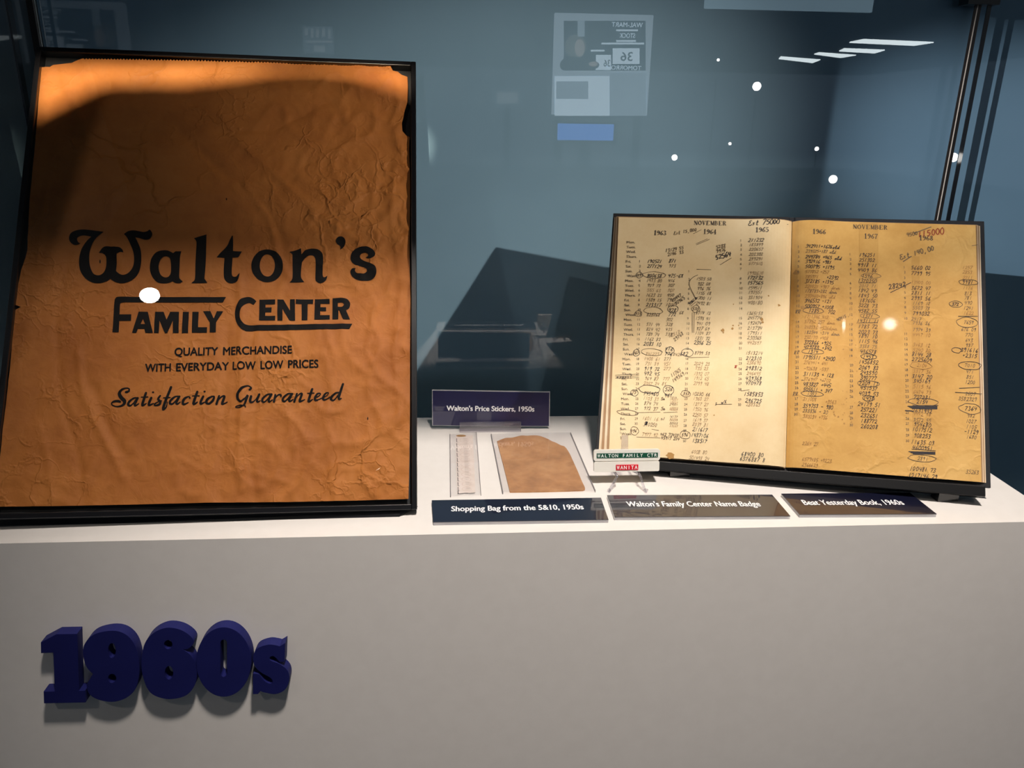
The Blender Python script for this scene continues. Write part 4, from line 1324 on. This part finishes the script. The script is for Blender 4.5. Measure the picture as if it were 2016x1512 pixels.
def floor_sign(quad, text, left, right, cap, label):
    P = [on_z(x_, y_, .004) for x_, y_ in quad]          # front left, back left, back right, front right
    c = sum(P, V((0, 0, 0))) / 4
    o = empty('text_sign', (c.x, c.y, 0), label, 'sign', 'navy exhibit labels lying on the white shelf')
    P = [P[0], P[3], P[2], P[1]]
    inn = [p + (c - p) * .012 for p in P]
    m_ = MB()
    m_.hexa([(p.x, p.y, 0) for p in P], [(p.x, p.y, .0035) for p in P])
    m_.build('acrylic_block', M['edge'], o, bevel=.0004)
    m_ = MB()
    m_.hexa([(p.x, p.y, .0035) for p in P], [(p.x, p.y, .0042) for p in P])
    face = m_.build('face', [M['navy_flat']], o)
    face['label'] = 'glossy navy face'
    m_ = MB()
    S = Surf(V((0, 0, .0044)), V((1, 0, 0)), V((0, 1, 0)))
    put_text(m_, S, text, left, right, cap, 0, 0, bold=.03, space=1.0)
    m_.build('lettering', [M['sign_white']], face, recalc=False)
    return o


floor_sign([(853, 1028), (850, 985), (1183, 980), (1198, 1023)], 'Shopping Bag from the 5&10, 1950s', (888, 1006.5), (1150, 1002.5), 9.5,
           'navy label reading Shopping Bag from the 5&10, 1950s')
floor_sign([(1210, 1018), (1195, 975), (1520, 974), (1556, 1016)], "Walton's Family Center Name Badge", (1235, 997), (1499, 996.5), 9.5,
           "navy label reading Walton's Family Center Name Badge")
floor_sign([(1574, 1013), (1538, 972), (1791, 970), (1844, 1012)], 'Beat Yesterday Book, 1960s', (1584, 994), (1782, 993.5), 9.5,
           'navy label reading Beat Yesterday Book, 1960s')

SO, SX, SU = leaning(.042, .283, .004, -.01, .12, 0)
SS = Surf(SO, SX, SU)
sg = empty('text_sign', (SO.x, SO.y, 0), "upright navy sign reading Walton's Price Stickers, 1950s in a clear holder", 'sign')
q = [SS.uv(851, 838), SS.uv(1082, 840), SS.uv(1083, 771.5), SS.uv(850.5, 767.5)]
mb = MB()
mb.prism(SS, [tuple(p) for p in q], -.0030, 0)
mb.build('acrylic_block', M['edge'], sg)
cen = (q[0] + q[2]) / 2
inn = [tuple(cen + (p - cen) * .0 + V(((p - cen).x * .988, (p - cen).y * .962))) for p in q]
mb = MB()
mb.prism(SS, inn, 0, .0005)
fc = mb.build('face', [M['navy']], sg)
fc['label'] = 'glossy navy face'
mb = MB()
put_text(mb, SS, "Walton's Price Stickers, 1950s", (879, 808), (1052, 810), 9.6, .0007, 0, bold=.03, space=.98)
mb.build('lettering', [M['sign_white']], fc, recalc=False)
mb = MB()
h0, h1 = on_z(905, 851.5), on_z(1026, 851)
hy = (h0.y + h1.y) / 2
mb.box((h0.x, hy, 0), (h1.x, hy + .006, .0135))
mb.box((h0.x, hy + .006, 0), (h1.x, hy + .020, .004))
mb.box((h0.x, hy + .0145, .004), (h1.x, hy + .020, .0135))
hd = mb.build('sign_holder', M['acrylic_thick'], sg, bevel=.0005)
hd['label'] = 'slotted clear acrylic holder'

# ------------------------------------------------------------------ sticker strip in its sleeve
P = [on_z(*p) for p in ((887, 979), (947, 976), (938, 853), (886, 857))]
c = sum(P, V((0, 0, 0))) / 4
sk = empty('price_sticker_strip', (c.x, c.y, 0), 'narrow strip of old price stickers in a clear sleeve on the shelf', 'price stickers')
Z1 = Surf(V((0, 0, .0012)), V((1, 0, 0)), V((0, 1, 0)))
strip_px = [(900, 973), (936, 971), (931, 858), (897, 860)]
mb = MB()
mb.hexa([(p.x, p.y, .0006) for p in [on_z(*q_) for q_ in strip_px]], [(p.x, p.y, .0011) for p in [on_z(*q_) for q_ in strip_px]])
strip = mb.build('sticker_strip', [mat('pale_sticker_paper', (.86, .76, .70), rough=.6, vary=(.80, .69, .62), scale=80)], sk)
mb = MB()
for k_ in range(11):
    y0_, y1_ = 862 + k_ * 9.6, 862 + (k_ + 1) * 9.6
    xe = 899 + k_ * .28
    a_, b_, c_ = Z1.uv(xe, y0_ + 1), Z1.uv(xe + .4, y1_ - 1), Z1.uv(xe + 3.2, y1_ - 1.5)
    ribbon(mb, Z1, [tuple(a_), tuple(b_)], .00035, .0001, 0)
    ribbon(mb, Z1, [tuple(b_), tuple(c_)], .0003, .0001, 0)
    for j in range(3 if k_ < 7 else 2):
        a_, b_ = Z1.uv(912 + k_ * .5, y0_ + 2 + j * 3), Z1.uv(920 + k_ * .5, y0_ + 2 + j * 3 + random.uniform(-.6, .6))
        ribbon(mb, Z1, [tuple(a_), tuple(b_)], .00018, .0001, 1)
    e_ = [tuple(Z1.uv(914 + k_ * .5 + 9 * cos(t_), (y0_ + y1_) / 2 + 4 * sin(t_))) for t_ in [i * .5 for i in range(13)]]
    ribbon(mb, Z1, e_, .00014, .0001, 2)
e_ = [tuple(Z1.uv(*p)) for p in ((902, 966), (902, 971), (906, 972), (918, 970.5), (926, 972), (934, 971))]
ribbon(mb, Z1, e_, .0004, .0001, 0)
lay(mb, Z1, tris_of([[tuple(Z1.uv(908 + 10 * cos(t_ * .5), 858 + 2.2 * sin(t_ * .5))) for t_ in range(12)]]), .0001, 3)
mb.build('markings', [M['pen'], M['pencil'], mat('pink_print', (.62, .45, .36), rough=.7), M['stain']], strip, recalc=False)
mb = MB()
mb.hexa([(p.x, p.y, .0014) for p in P], [(p.x, p.y, .0019) for p in P])
mb.build('clear_sleeve', M['pouch'], sk)
mb = MB()
n_ = (P[3] - P[0]).normalized()
perp = V((n_.y, -n_.x, 0)) * .0004
for (a_, b_), w_ in (((0, 3), 1), ((1, 2), .5)):
    p_, q_ = P[a_], P[b_]
    mb.hexa([p_ - perp * w_, p_ + perp * w_, q_ + perp * w_, q_ - perp * w_],
            [p + V((0, 0, .0020)) for p in (p_ - perp * w_, p_ + perp * w_, q_ + perp * w_, q_ - perp * w_)])
    mb.build('sleeve_edge', M['sleeve_edge'], sk)
    mb = MB()

# ------------------------------------------------------------------ kraft scrap of the 5&10 bag in its sleeve
P = [on_z(*p) for p in ((990, 973), (1172, 970), (1123, 855), (967, 858))]
c = sum(P, V((0, 0, 0))) / 4
kb = empty('small_paper_bag', (c.x, c.y, 0), 'torn tan paper bag piece in a clear sleeve lying flat on the shelf', 'paper bag')
sc3 = (3.36, 800, 700)
outl = parse('600,568c 630,556 660,545 700,543 760,530 800,533 870,530 930,550 960,566 985,575 1020,595 1050,605 1080,650 1130,760 1160,830 1182,880 1168,892c 900,899 685,902c 640,720', *sc3)
Z2 = Surf(V((0, 0, .0008)), V((1, 0, 0)), V((0, 1, 0)), lambda u, v: .0006 * noise.noise((u * 60, v * 50, 3)) + .0008, mean=.0004)
mb = MB()
L_ = [tuple(Z2.uv(*p)) for p in smooth_closed(outl, 4)]
lay(mb, Z2, tris_of([L_]), 0, 0, .004, .004)
n0 = len(L_)
for i in range(n0):
    a_, b_ = L_[i], L_[(i + 1) % n0]
    mb.face([Z2.at(*a_), Z2.at(*b_), V((b_[0], b_[1], .0002)), V((a_[0], a_[1], .0002))])
mb.face([V((p[0], p[1], .0002)) for p in L_[::-1]])
mb.build('bag_paper', [M['kraft_small']], kb, smooth=False, merge=True)
mb = MB()
mb.hexa([(p.x, p.y, .0027) for p in P], [(p.x, p.y, .0032) for p in P])
mb.build('clear_sleeve', M['pouch'], kb)
mb = MB()
for (a_, b_), w_ in (((0, 3), 1), ((1, 2), .5)):
    p_, q_ = P[a_], P[b_]
    n_ = (q_ - p_).normalized()
    perp = V((n_.y, -n_.x, 0)) * .0004 * w_
    mb.hexa([p_ - perp, p_ + perp, q_ + perp, q_ - perp], [p + V((0, 0, .0033)) for p in (p_ - perp, p_ + perp, q_ + perp, q_ - perp)])
    mb.build('sleeve_edge', M['sleeve_edge'], kb)
    mb = MB()

# ------------------------------------------------------------------ name badge and its easel
NO, NX, NU = leaning(.191, .104, .0165, 0.0, .22, .0)
NS = Surf(NO, NX, NU)
nb = empty('name_badge', (NO.x, NO.y, .016), 'cream name badge with green tape WALTON FAMILY CTR and red tape WANITA', 'name badge')
q = [NS.uv(1168.5, 930), NS.uv(1299, 930), NS.uv(1300, 884), NS.uv(1169.5, 884)]


def rounded(x0_, y0_, x1_, y1_, r_, n_=5):
    o_ = []
    for cx_, cy_, a0 in ((x1_ - r_, y1_ - r_, 0), (x0_ + r_, y1_ - r_, 90), (x0_ + r_, y0_ + r_, 180), (x1_ - r_, y0_ + r_, 270)):
        for i in range(n_ + 1):
            t_ = radians(a0 + 90 * i / n_)
            o_.append((cx_ + r_ * cos(t_), cy_ + r_ * sin(t_)))
    return o_


bx0, by0, bx1, by1 = q[0].x, q[0].y, q[2].x, q[2].y
gv = NS.uv(1230, 908).y
mb = MB()
mb.prism(NS, rounded(bx0, gv + .0003, bx1, by1, .003), -.004, 0)
mb.prism(NS, rounded(bx0 + .0005, by0, bx1 - .0005, gv - .0003, .002), -.004, -.0004)
mb.build('plate', M['cream'], nb, bevel=.0003)
for nm, m_, px0, py0, px1, py1, txt in (('green_tape', M['green'], 1174.5, 902, 1295, 891, 'WALTON FAMILY CTR'), ('red_tape', M['red'], 1212.5, 925.5, 1256.5, 914.5, 'WANITA')):
    a_, b_ = NS.uv(px0, py0), NS.uv(px1, py1)
    mb = MB()
    mb.prism(NS, [(a_.x, a_.y), (b_.x, a_.y), (b_.x, b_.y), (a_.x, b_.y)], -.0004, .0005)
    tp = mb.build(nm, m_, nb)
    mb = MB()
    n_ = len(txt)
    wd_ = (b_.x - a_.x) / (n_ + .25)
    for i, ch in enumerate(txt):
        if ch == ' ':
            continue
        T, x0_, x1_ = text_tris(ch, .018)
        cx_ = a_.x + wd_ * (i + .62)
        ch_h = (b_.y - a_.y) * .66
        sx_ = min(wd_ * .80 / (x1_ - x0_), 1.0 * ch_h / CAPH)
        y0_ = a_.y + (b_.y - a_.y) * .17
        lay_text(mb, NS, [[(cx_ + (x - (x0_ + x1_) / 2) * sx_, y0_ + y * ch_h / CAPH) for x, y in t_] for t_ in T], .0007, 0, 1)
    mb.build('lettering', [M['tape_white']], tp, recalc=False)

ez = empty('acrylic_easel', (.19, .11, 0), 'little clear acrylic easel propping up the cream name badge', 'easel')
for xa, xb in ((1200, 1213), (1269, 1258)):
    mb = MB()
    f0 = on_z(xa, 967)
    top_ = NS.at(NS.uv(xb, 931).x, by0 - .0014, .001)
    mid = top_ + V((0, -.006, -.001))
    back = V((top_.x + (.004 if xa < 1230 else -.004), .150, .0016))
    tip = NS.at(NS.uv(xb + (14 if xa < 1230 else -14), 890).x, by1 - .006, -.0062)
    for a_, b_, r_ in ((f0 + V((0, 0, .0016)), mid, .0016), (mid, top_ + V((0, .004, -.0016)), .0016), (mid + V((0, .008, -.001)), back, .0015)):
        mb.tube([a_, b_], r_, n=8)
    mb.tube([f0 + V((0, .0, .0016)), f0 + V((-.002 if xa < 1230 else .002, -.003, .003)), f0 + V((0, -.005, .0016))], .0016, n=8)
    mb.build('leg', M['acrylic_thick'], ez, smooth=True)
mb = MB()
p1_, p2_ = NS.at(NS.uv(1224, 900).x, by0, -.0062), NS.at(NS.uv(1240, 900).x, by0, -.0062)
q1_, q2_ = NS.at(NS.uv(1226, 900).x, by1 + .016, -.0062), NS.at(NS.uv(1238, 900).x, by1 + .016, -.0062)
off = NS.n * -.002
mb.hexa([p1_, p2_, p2_ + off, p1_ + off], [q1_, q2_, q2_ + off, q1_ + off])
mb.build('back_rest', M['acrylic_thick'], ez)

# ------------------------------------------------------------------ the raised 1960s numerals
DEP = .0125
FACE = -DEP
sc8 = (3.7333, 60, 1200)


def numeral(ch, loops):
    L = [[(lambda p: (p.x, p.z))(on_y(x_, y_, FACE)) for x_, y_ in lp] for lp in loops]
    m_ = MB()
    for t_ in tris_of(L):
        m_.face([(x_, FACE, z_) for x_, z_ in t_])
        m_.face([(x_, -.0003, z_) for x_, z_ in t_])
    for lp in L:
        for i in range(len(lp)):
            a_, b_ = lp[i - 1], lp[i]
            m_.face([(a_[0], FACE, a_[1]), (b_[0], FACE, b_[1]), (b_[0], -.0003, b_[1]), (a_[0], -.0003, a_[1])])
    xs, zs = [p[0] for p in L[0]], [p[1] for p in L[0]]
    o = m_.build('raised_numeral' if ch != 's' else 'raised_letter', M['letters'], loc=((min(xs) + max(xs)) / 2, 0, min(zs)), merge=True)
    md = o.modifiers.new('bevel', 'BEVEL')
    md.width = .0005
    md.segments = 2
    md.limit_method = 'ANGLE'
    md.angle_limit = radians(50)
    return o


def el8(cx_, cy_, rx_, ry_, n_=48):
    return [(x / sc8[0] + sc8[1], y / sc8[0] + sc8[2]) for x, y in ellipse(cx_, cy_, rx_, ry_, n_)]


grp = 'raised blue characters of 1960s on the plinth front'
tag(numeral('1', [all_corner('75,242 190,181 343,178 357,596 402,594 406,684 98,691 95,603 178,600 166,318 76,322', *sc8)]),
    'dark blue raised numeral 1 at the start of 1960s', 'numeral', grp)
tag(numeral('9', [smooth_closed(parse('600,155 700,183 770,270 800,420 782,560 720,640 620,678 510,667 435,625 412,560 440,505 458,474c 410,420 386,330 400,250 470,182', *sc8)),
                  el8(598, 302, 28, 54, 20), el8(600, 506, 30, 33, 20)]), 'dark blue raised numeral 9 between 1 and 6', 'numeral', grp)
tag(numeral('6', [smooth_closed(parse('1000,134 1100,148 1175,195 1200,245 1160,288 1120,292c 1185,345 1220,440 1214,540 1160,620 1080,653 980,655 880,610 828,500 815,380 840,250 905,172', *sc8)),
                  el8(1012, 258, 31, 33, 20), el8(1018, 465, 31, 50, 20)]), 'dark blue raised numeral 6 between 9 and 0', 'numeral', grp)
tag(numeral('0', [el8(1420, 386, 203, 256, 60),
                  [(x / sc8[0] + sc8[1], y / sc8[0] + sc8[2]) for x, y in rounded(1396, 222, 1444, 494, 23)]]), 'dark blue raised numeral 0 before the small s', 'numeral', grp)
tag(numeral('s', [smooth_closed(parse('1745,258 1800,262 1832,270c 1872,246c 1868,385c 1830,385c 1790,345 1760,350 1765,375 1830,400 1890,450 1902,520 1870,590 1800,622 1720,610 1690,600c '
                                      '1672,622c 1635,622c 1635,470c 1680,475c 1720,525 1760,545 1780,530 1760,500 1690,460 1645,410 1638,340 1670,285', *sc8))]),
    'small dark blue raised letter s ending 1960s', 'letter', grp)

# ------------------------------------------------------------------ lamps of the gallery
M['lamp'] = mat('lamp_housing', (.02, .02, .022), rough=.5)
M['lens'] = mat('lamp_lens', (1, 1, 1), emit=(1, .95, .88), estr=60)


def spotlight(pos, target, watts, cone, blend, radius, colour, label, lens_r=.03):
    d = (target - pos).normalized()
    o = empty('spotlight', tuple(pos), label, 'spotlight', 'gallery spotlights')
    m_ = MB()
    a_ = d.cross(V((0, 0, 1))).normalized()
    b_ = d.cross(a_)
    n_ = 20
    prof = [(-.14, .018), (-.13, .034), (-.02, .038), (.0, .038), (.0, .034), (-.015, .032)]
    rings = [[pos + d * t_ + (a_ * cos(2 * pi * k_ / n_) + b_ * sin(2 * pi * k_ / n_)) * r_ for k_ in range(n_)] for t_, r_ in prof]
    vv = [p for r_ in rings for p in r_]
    fs = [(i * n_ + k_, i * n_ + (k_ + 1) % n_, (i + 1) * n_ + (k_ + 1) % n_, (i + 1) * n_ + k_) for i in range(len(prof) - 1) for k_ in range(n_)]
    fs.append(tuple(range(n_)))
    m_.mesh(vv, fs)
    m_.build('housing', M['lamp'], o, smooth=False)
    m_ = MB()
    m_.face([pos + d * -.008 + (a_ * cos(2 * pi * k_ / n_) + b_ * sin(2 * pi * k_ / n_)) * lens_r for k_ in range(n_)])
    m_.build('lens', M['lens'], o, recalc=False)
    m_ = MB()
    c_ = pos - d * .075
    m_.tube([c_ + V((0, 0, .03)), V((c_.x, c_.y, 2.1))], .006)
    m_.build('stem', M['lamp'], o)
    ld = bpy.data.lights.new('beam', 'SPOT')
    ld.energy = watts
    ld.color = colour
    ld.spot_size = radians(cone)
    ld.spot_blend = blend
    ld.shadow_soft_size = radius
    lo_ = bpy.data.objects.new('beam', ld)
    COL.objects.link(lo_)
    lo_.parent = o
    lo_.location = d * .004
    lo_.rotation_euler = d.to_track_quat('-Z', 'Y').to_euler()
    return o


spotlight(KEY_POS, V((.24, .10, 0)), KEY_W, 50, .9, .08, (1, .92, .84), 'spotlight straight above the front of the case, shining steeply down')
spotlight(SIDE_R_POS, V((-.01, .44, .27)), SIDE_R_W, 14, .85, .018, (1, .90, .78), 'low spotlight far to the right, raking across the exhibits')
spotlight(FAR_L_POS, V((1.0, .445, .30)), FAR_L_W, 7, .8, .006, (.95, .96, 1), 'low spotlight at the far left, grazing the corner post')
spotlight(FRONT_L_POS, V((-.25, .15, .25)), FRONT_L_W, 34, .6, .03, (1, .92, .8), 'ceiling spotlight whose glare sits on the framed bag', lens_r=.034)
spotlight(FRONT_R_POS, V((.40, .17, .17)), FRONT_R_W, 26, 1.0, .02, (1, .90, .76), 'ceiling spotlight whose glare sits on the yellowed page')

# added lamp: slit plate cut to imitate the viewer's shadow edge on the bag
tl_ = spotlight(TOP_POS, FS.at(0, .50), TOP_W, 12, .2, .0018, (1, .84, .62), 'added spotlight high behind the viewer, its slit plate shaping the lit top strip of the bag')
gd = (FS.at(0, .50) - TOP_POS).normalized()
gc = TOP_POS + gd * .30
ga = gd.cross(V((0, 0, 1))).normalized()
gb = ga.cross(gd)
GS = Surf(gc, ga, gb)
slit = [(70, 121), (137, 125), (400, 123), (640, 126), (770, 131), (814, 148), (806, 176), (790, 175), (771, 169), (740, 157), (708, 147), (676, 139), (646, 135), (615, 132), (583, 132),
        (550, 134), (521, 137), (490, 142), (458, 147), (400, 154), (346, 158), (310, 157), (271, 157), (235, 157), (200, 160), (183, 168), (167, 177), (120, 198), (79, 218), (66, 228)]
gl = []
for q_ in slit:
    w_ = hit(*q_, FO, FS.n)
    d_ = (w_ - TOP_POS).normalized()
    p_ = TOP_POS + d_ * (.30 / d_.dot(gd)) - gc
    gl.append((p_.dot(ga), p_.dot(gb)))
mb = MB()
rim = ellipse(0, 0, .075, .075, 40)
for t_ in tris_of([rim, gl]):
    mb.face([GS.at(*q_) for q_ in t_])
slit_plate = mb.build('added_slit_plate', M['lamp'], tl_, recalc=False)
md = slit_plate.modifiers.new('thickness', 'SOLIDIFY')
md.thickness = .0008
mb = MB()
for sx_ in (-1, 1):
    mb.tube([TOP_POS + ga * (.036 * sx_) - gd * .02, gc + ga * (.07 * sx_)], .003)
    mb.build('added_slit_arm', M['lamp'], tl_)
    mb = MB()

# ceiling fittings mirrored in the back wall
M['tube'] = mat('fluorescent_diffuser', (1, 1, 1), emit=(.86, .97, 1.0), estr=9)
for poly, lb in (([(1672, 84), (1700, 78), (1838, 84), (1800, 90)], 'largest fluorescent panel mirrored in the blue wall at upper right'),
                 ([(1652, 101), (1662, 96), (1742, 99), (1722, 105)], 'fluorescent panel mirrored just below the largest one'),
                 ([(1603, 107), (1612, 104), (1685, 109), (1655, 114)], 'fluorescent panel mirrored third from the top at right'),
                 ([(1533, 116), (1537, 112), (1615, 118), (1600, 124)], 'farthest fluorescent panel of the mirrored row at right'),
                 ([(245, 64), (300, 65), (320, 73), (250, 72)], 'fluorescent panel mirrored above the framed bag'),
                 ([(160, 45), (184, 46), (188, 55), (163, 54)], 'small fluorescent panel mirrored near the upper left corner')):
    q = [mirrored(x_, y_, z=2.07) for x_, y_ in poly]
    c = sum(q, V((0, 0, 0))) / len(q)
    o = empty('fluorescent_panel', (c.x, c.y, 2.06), lb, 'ceiling light', 'fluorescent ceiling panels')
    mb = MB()
    mb.hexa([(p.x, p.y, 2.065) for p in q], [(p.x, p.y, 2.099) for p in q])
    mb.build('diffuser', M['tube'], o)
    mb = MB()
    q2 = [c + (p - c) * 1.04 for p in q]
    mb.hexa([(p.x, p.y, 2.085) for p in q2], [(p.x, p.y, 2.0995) for p in q2])
    mb.build('frame', M['lamp'], o)

# bright board hung below the ceiling, mirrored at the top edge
a, b = mirrored(1388, 19, y=-8.5), mirrored(1717, 24, y=-8.5)
mb = MB()
mb.box((a.x, -8.56, b.z), (b.x, -8.5, 2.1))
tag(mb.build('light_box', mat('pale_light_box', (.5, .6, .65), emit=(.55, .82, 1.0), estr=1.5), loc=((a.x + b.x) / 2, -8.5, b.z)), 'pale blue light box hanging from the gallery ceiling', 'light box')

# bare bulbs of the displays opposite
M['bulb'] = mat('bulb_glass', (1, 1, 1), emit=(1, .97, .92), estr=22)
for px_, py_, r_, lb in ((1490, 170, .024, 'bright bulb mirrored in the wall above the ledger gutter'), (1328, 310, .017, 'bulb mirrored just above the left page of the ledger'),
                         (1640, 353, .024, 'bright bulb mirrored just above the right page'), (1877, 310, .026, 'bulb mirrored beside the corner post'),
                         (1608, 293, .012, 'small bulb mirrored above the bright one over the right page'), (1437, 283, .009, 'tiny bulb mirrored above the ledger spine'), (1414, 118, .008, 'tiny bulb mirrored right of the poster')):
    p = mirrored(px_, py_, y=-2.9)
    o = empty('bulb_lamp', (p.x, p.y, -1.0), lb, 'lamp', 'bulb lamps on thin poles')
    mb = MB()
    n_ = 14
    vv = [p + V((r_ * sin(pi * i / 8) * cos(2 * pi * j / n_), r_ * sin(pi * i / 8) * sin(2 * pi * j / n_), r_ * cos(pi * i / 8))) for i in range(9) for j in range(n_)]
    mb.mesh(vv, [(i * n_ + j, i * n_ + (j + 1) % n_, (i + 1) * n_ + (j + 1) % n_, (i + 1) * n_ + j) for i in range(8) for j in range(n_)])
    mb.build('bulb', M['bulb'], o, smooth=True, merge=True)
    mb = MB()
    mb.tube([(p.x, p.y, -1.0), (p.x, p.y, p.z - r_ * .9)], .004)
    mb.build('pole', M['lamp'], o)
    mb = MB()
    mb.tube([(p.x, p.y, -1.0), (p.x, p.y, -.985)], .03, n=20)
    mb.build('base', M['lamp'], o)

# poster panel opposite the case, seen mirrored
PY = -2.6
tl, br = mirrored(1092, 26, y=PY), mirrored(1272, 228, y=PY)
# seen from the case the panel faces +Y; its left edge is at larger x
RS = Surf(V((0, PY + .02, 0)), V((-1, 0, 0)), V((0, 0, 1)))


def ruv(px_, py_):
    p = mirrored(px_, py_, y=PY + .02)
    return (-p.x, p.z)


ps = empty('poster_panel', ((tl.x + br.x) / 2, PY, -1.0), 'poster panel with added glow and WAL-MART STOCK 36 TOMORROW, mirrored in the blue wall', 'poster')


def lit(name, c_, s_):  # glow added in the print colours so the boards show up mirrored
    return mat(name, c_, rough=.6, emit=c_, estr=s_)


mb = MB()
mb.box((tl.x, PY - .02, br.z), (br.x, PY + .0195, tl.z))
mb.build('panel', [lit('pale_poster_board', (.55, .68, .80), 1.8)], ps)
mb = MB()


def rq(mbx, x0_, y0_, x1_, y1_, m_, e_):
    P_ = [ruv(x0_, y1_), ruv(x1_, y1_), ruv(x1_, y0_), ruv(x0_, y0_)]
    lay(mbx, RS, [P_], e_, m_)


rq(mb, 1110, 41, 1271, 139, 0, .0005)
rq(mb, 1206, 95, 1259, 126, 1, .0015)
rq(mb, 1173, 108, 1203, 138, 1, .0012)
rq(mb, 1092, 150, 1272, 228, 1, .0006)
rq(mb, 1095, 160, 1158, 195, 2, .0010)
rq(mb, 1200, 143, 1272, 228, 2, .0011)
rq(mb, 1137, 41, 1151, 72, 2, .0011)
for cx_, cy_, rx_, ry_, m_, e_ in ((1133, 92, 21, 24, 4, .0011), (1141, 94, 10, 17, 5, .0014), (1128, 128, 26, 17, 3, .0012), (1152, 128, 28, 11, 3, .0013), (1168, 126, 9, 5, 5, .0016)):
    lay(mb, RS, tris_of([[ruv(x_, min(y_, 139)) for x_, y_ in ellipse(cx_, cy_, rx_, ry_, 24)]]), e_, m_)


def mtext(s_, x0_, x1_, y_, cap_, m_, e_=.0018):
    """x0 is where the (mirrored) word ends on the left of the photograph"""
    T, a0, a1 = text_tris(s_, .015)
    L0, L1 = V(ruv(x1_, y_)), V(ruv(x0_, y_))
    top_ = V(ruv(x1_, y_ - cap_))
    sx_ = (L1.x - L0.x) / (a1 - a0)
    sy_ = (top_.y - L0.y) / CAPH
    lay_text(mb, RS, [[(L0.x + (x - a0) * sx_, L0.y + y * sy_) for x, y in t_] for t_ in T], e_, m_, 1)


mtext('WAL-MART', 1204, 1265, 54, 9, 1)
mtext('STOCK', 1219, 1250, 75, 9, 1)
mtext('36', 1221, 1245, 120, 17, 3, .0022)
mtext('36', 1188, 1201, 131, 13, 3, .0022)
mtext('TOMORROW', 1190, 1262, 138, 8, 1)
for x0_, x1_, y0_ in ((1213, 1256, 58), (1184, 1268, 84), (1213, 1252, 79), (1163, 1190, 98)):
    rq(mb, x0_, y0_, x1_, y0_ + 3.5, 1, .0018)
mb.build('print', [lit('poster_navy', (.02, .045, .09), .4), lit('poster_white', (.62, .76, .88), 3.6), lit('poster_grey', (.45, .58, .70), 1.8), lit('poster_dark', (.03, .04, .05), .5), lit('poster_hair', (.30, .31, .27), 1.0), lit('poster_skin', (.55, .47, .42), 1.6)], ps, recalc=False)
mb = MB()
for x_ in (tl.x + (br.x - tl.x) * .08, tl.x + (br.x - tl.x) * .92):
    mb.box((x_ - .02, PY - .03, -1.0), (x_ + .02, PY - .021, tl.z - .02))
mb.build('post', M['lamp'], ps)
SY = PY + .09
a, b = mirrored(1098, 243, y=SY), mirrored(1207, 277, y=SY)
sn = empty('video_screen', ((a.x + b.x) / 2, SY, -1.0), 'glowing blue video screen below the mirrored poster', 'screen')
mb = MB()
mb.box((a.x, SY + .0001, b.z), (b.x, SY + .002, a.z))
mb.build('display', mat('blue_screen', (.05, .1, .3), emit=(.09, .28, .95), estr=3.0, vary=(.02, .05, .2), scale=9), sn)
mb = MB()
mb.box((a.x - .02, SY - .04, b.z - .02), (b.x + .02, SY, a.z + .01))
mb.build('casing', M['lamp'], sn)
mb = MB()
mb.box(((a.x + b.x) / 2 - .03, SY - .03, -1.0), ((a.x + b.x) / 2 + .03, SY - .01, b.z - .02))
mb.build('stand', M['lamp'], sn)

# two more boards of the displays opposite, mirrored faintly
for x0_, y0_, x1_, y1_, nm_, lb_, cells in ((596, 52, 657, 106, 'display_board', 'pale blue display board mirrored above the framed bag', ((600, 56, 606, 70), (612, 56, 617, 74), (622, 58, 628, 74), (634, 56, 640, 72), (646, 58, 651, 76), (604, 80, 654, 84), (618, 90, 640, 102))),
                                            (968, 172, 1030, 212, 'framed_photo', 'small framed picture mirrored left of the poster', ((978, 181, 1020, 204),))):
    a, b = mirrored(x0_, y0_, y=PY), mirrored(x1_, y1_, y=PY)
    o = empty(nm_, ((a.x + b.x) / 2, PY, -1.0), lb_, 'picture')
    mb = MB()
    mb.box((a.x, PY - .02, b.z), (b.x, PY + .0195, a.z))
    mb.build('panel', lit(nm_ + '_ground', (.22, .30, .38), .55), o)  # faint glow added to the board, no lamp behind it
    mb = MB()
    for c_ in cells:
        rq(mb, *c_, 0, .0005)
    mb.build('print', lit(nm_ + '_print', (.42, .46, .50), .9), o, recalc=False)
    mb = MB()
    x_ = (a.x + b.x) / 2
    mb.box((x_ - .015, PY - .03, -1.0), (x_ + .015, PY - .0201, a.z - .02))
    mb.build('post', M['lamp'], o)
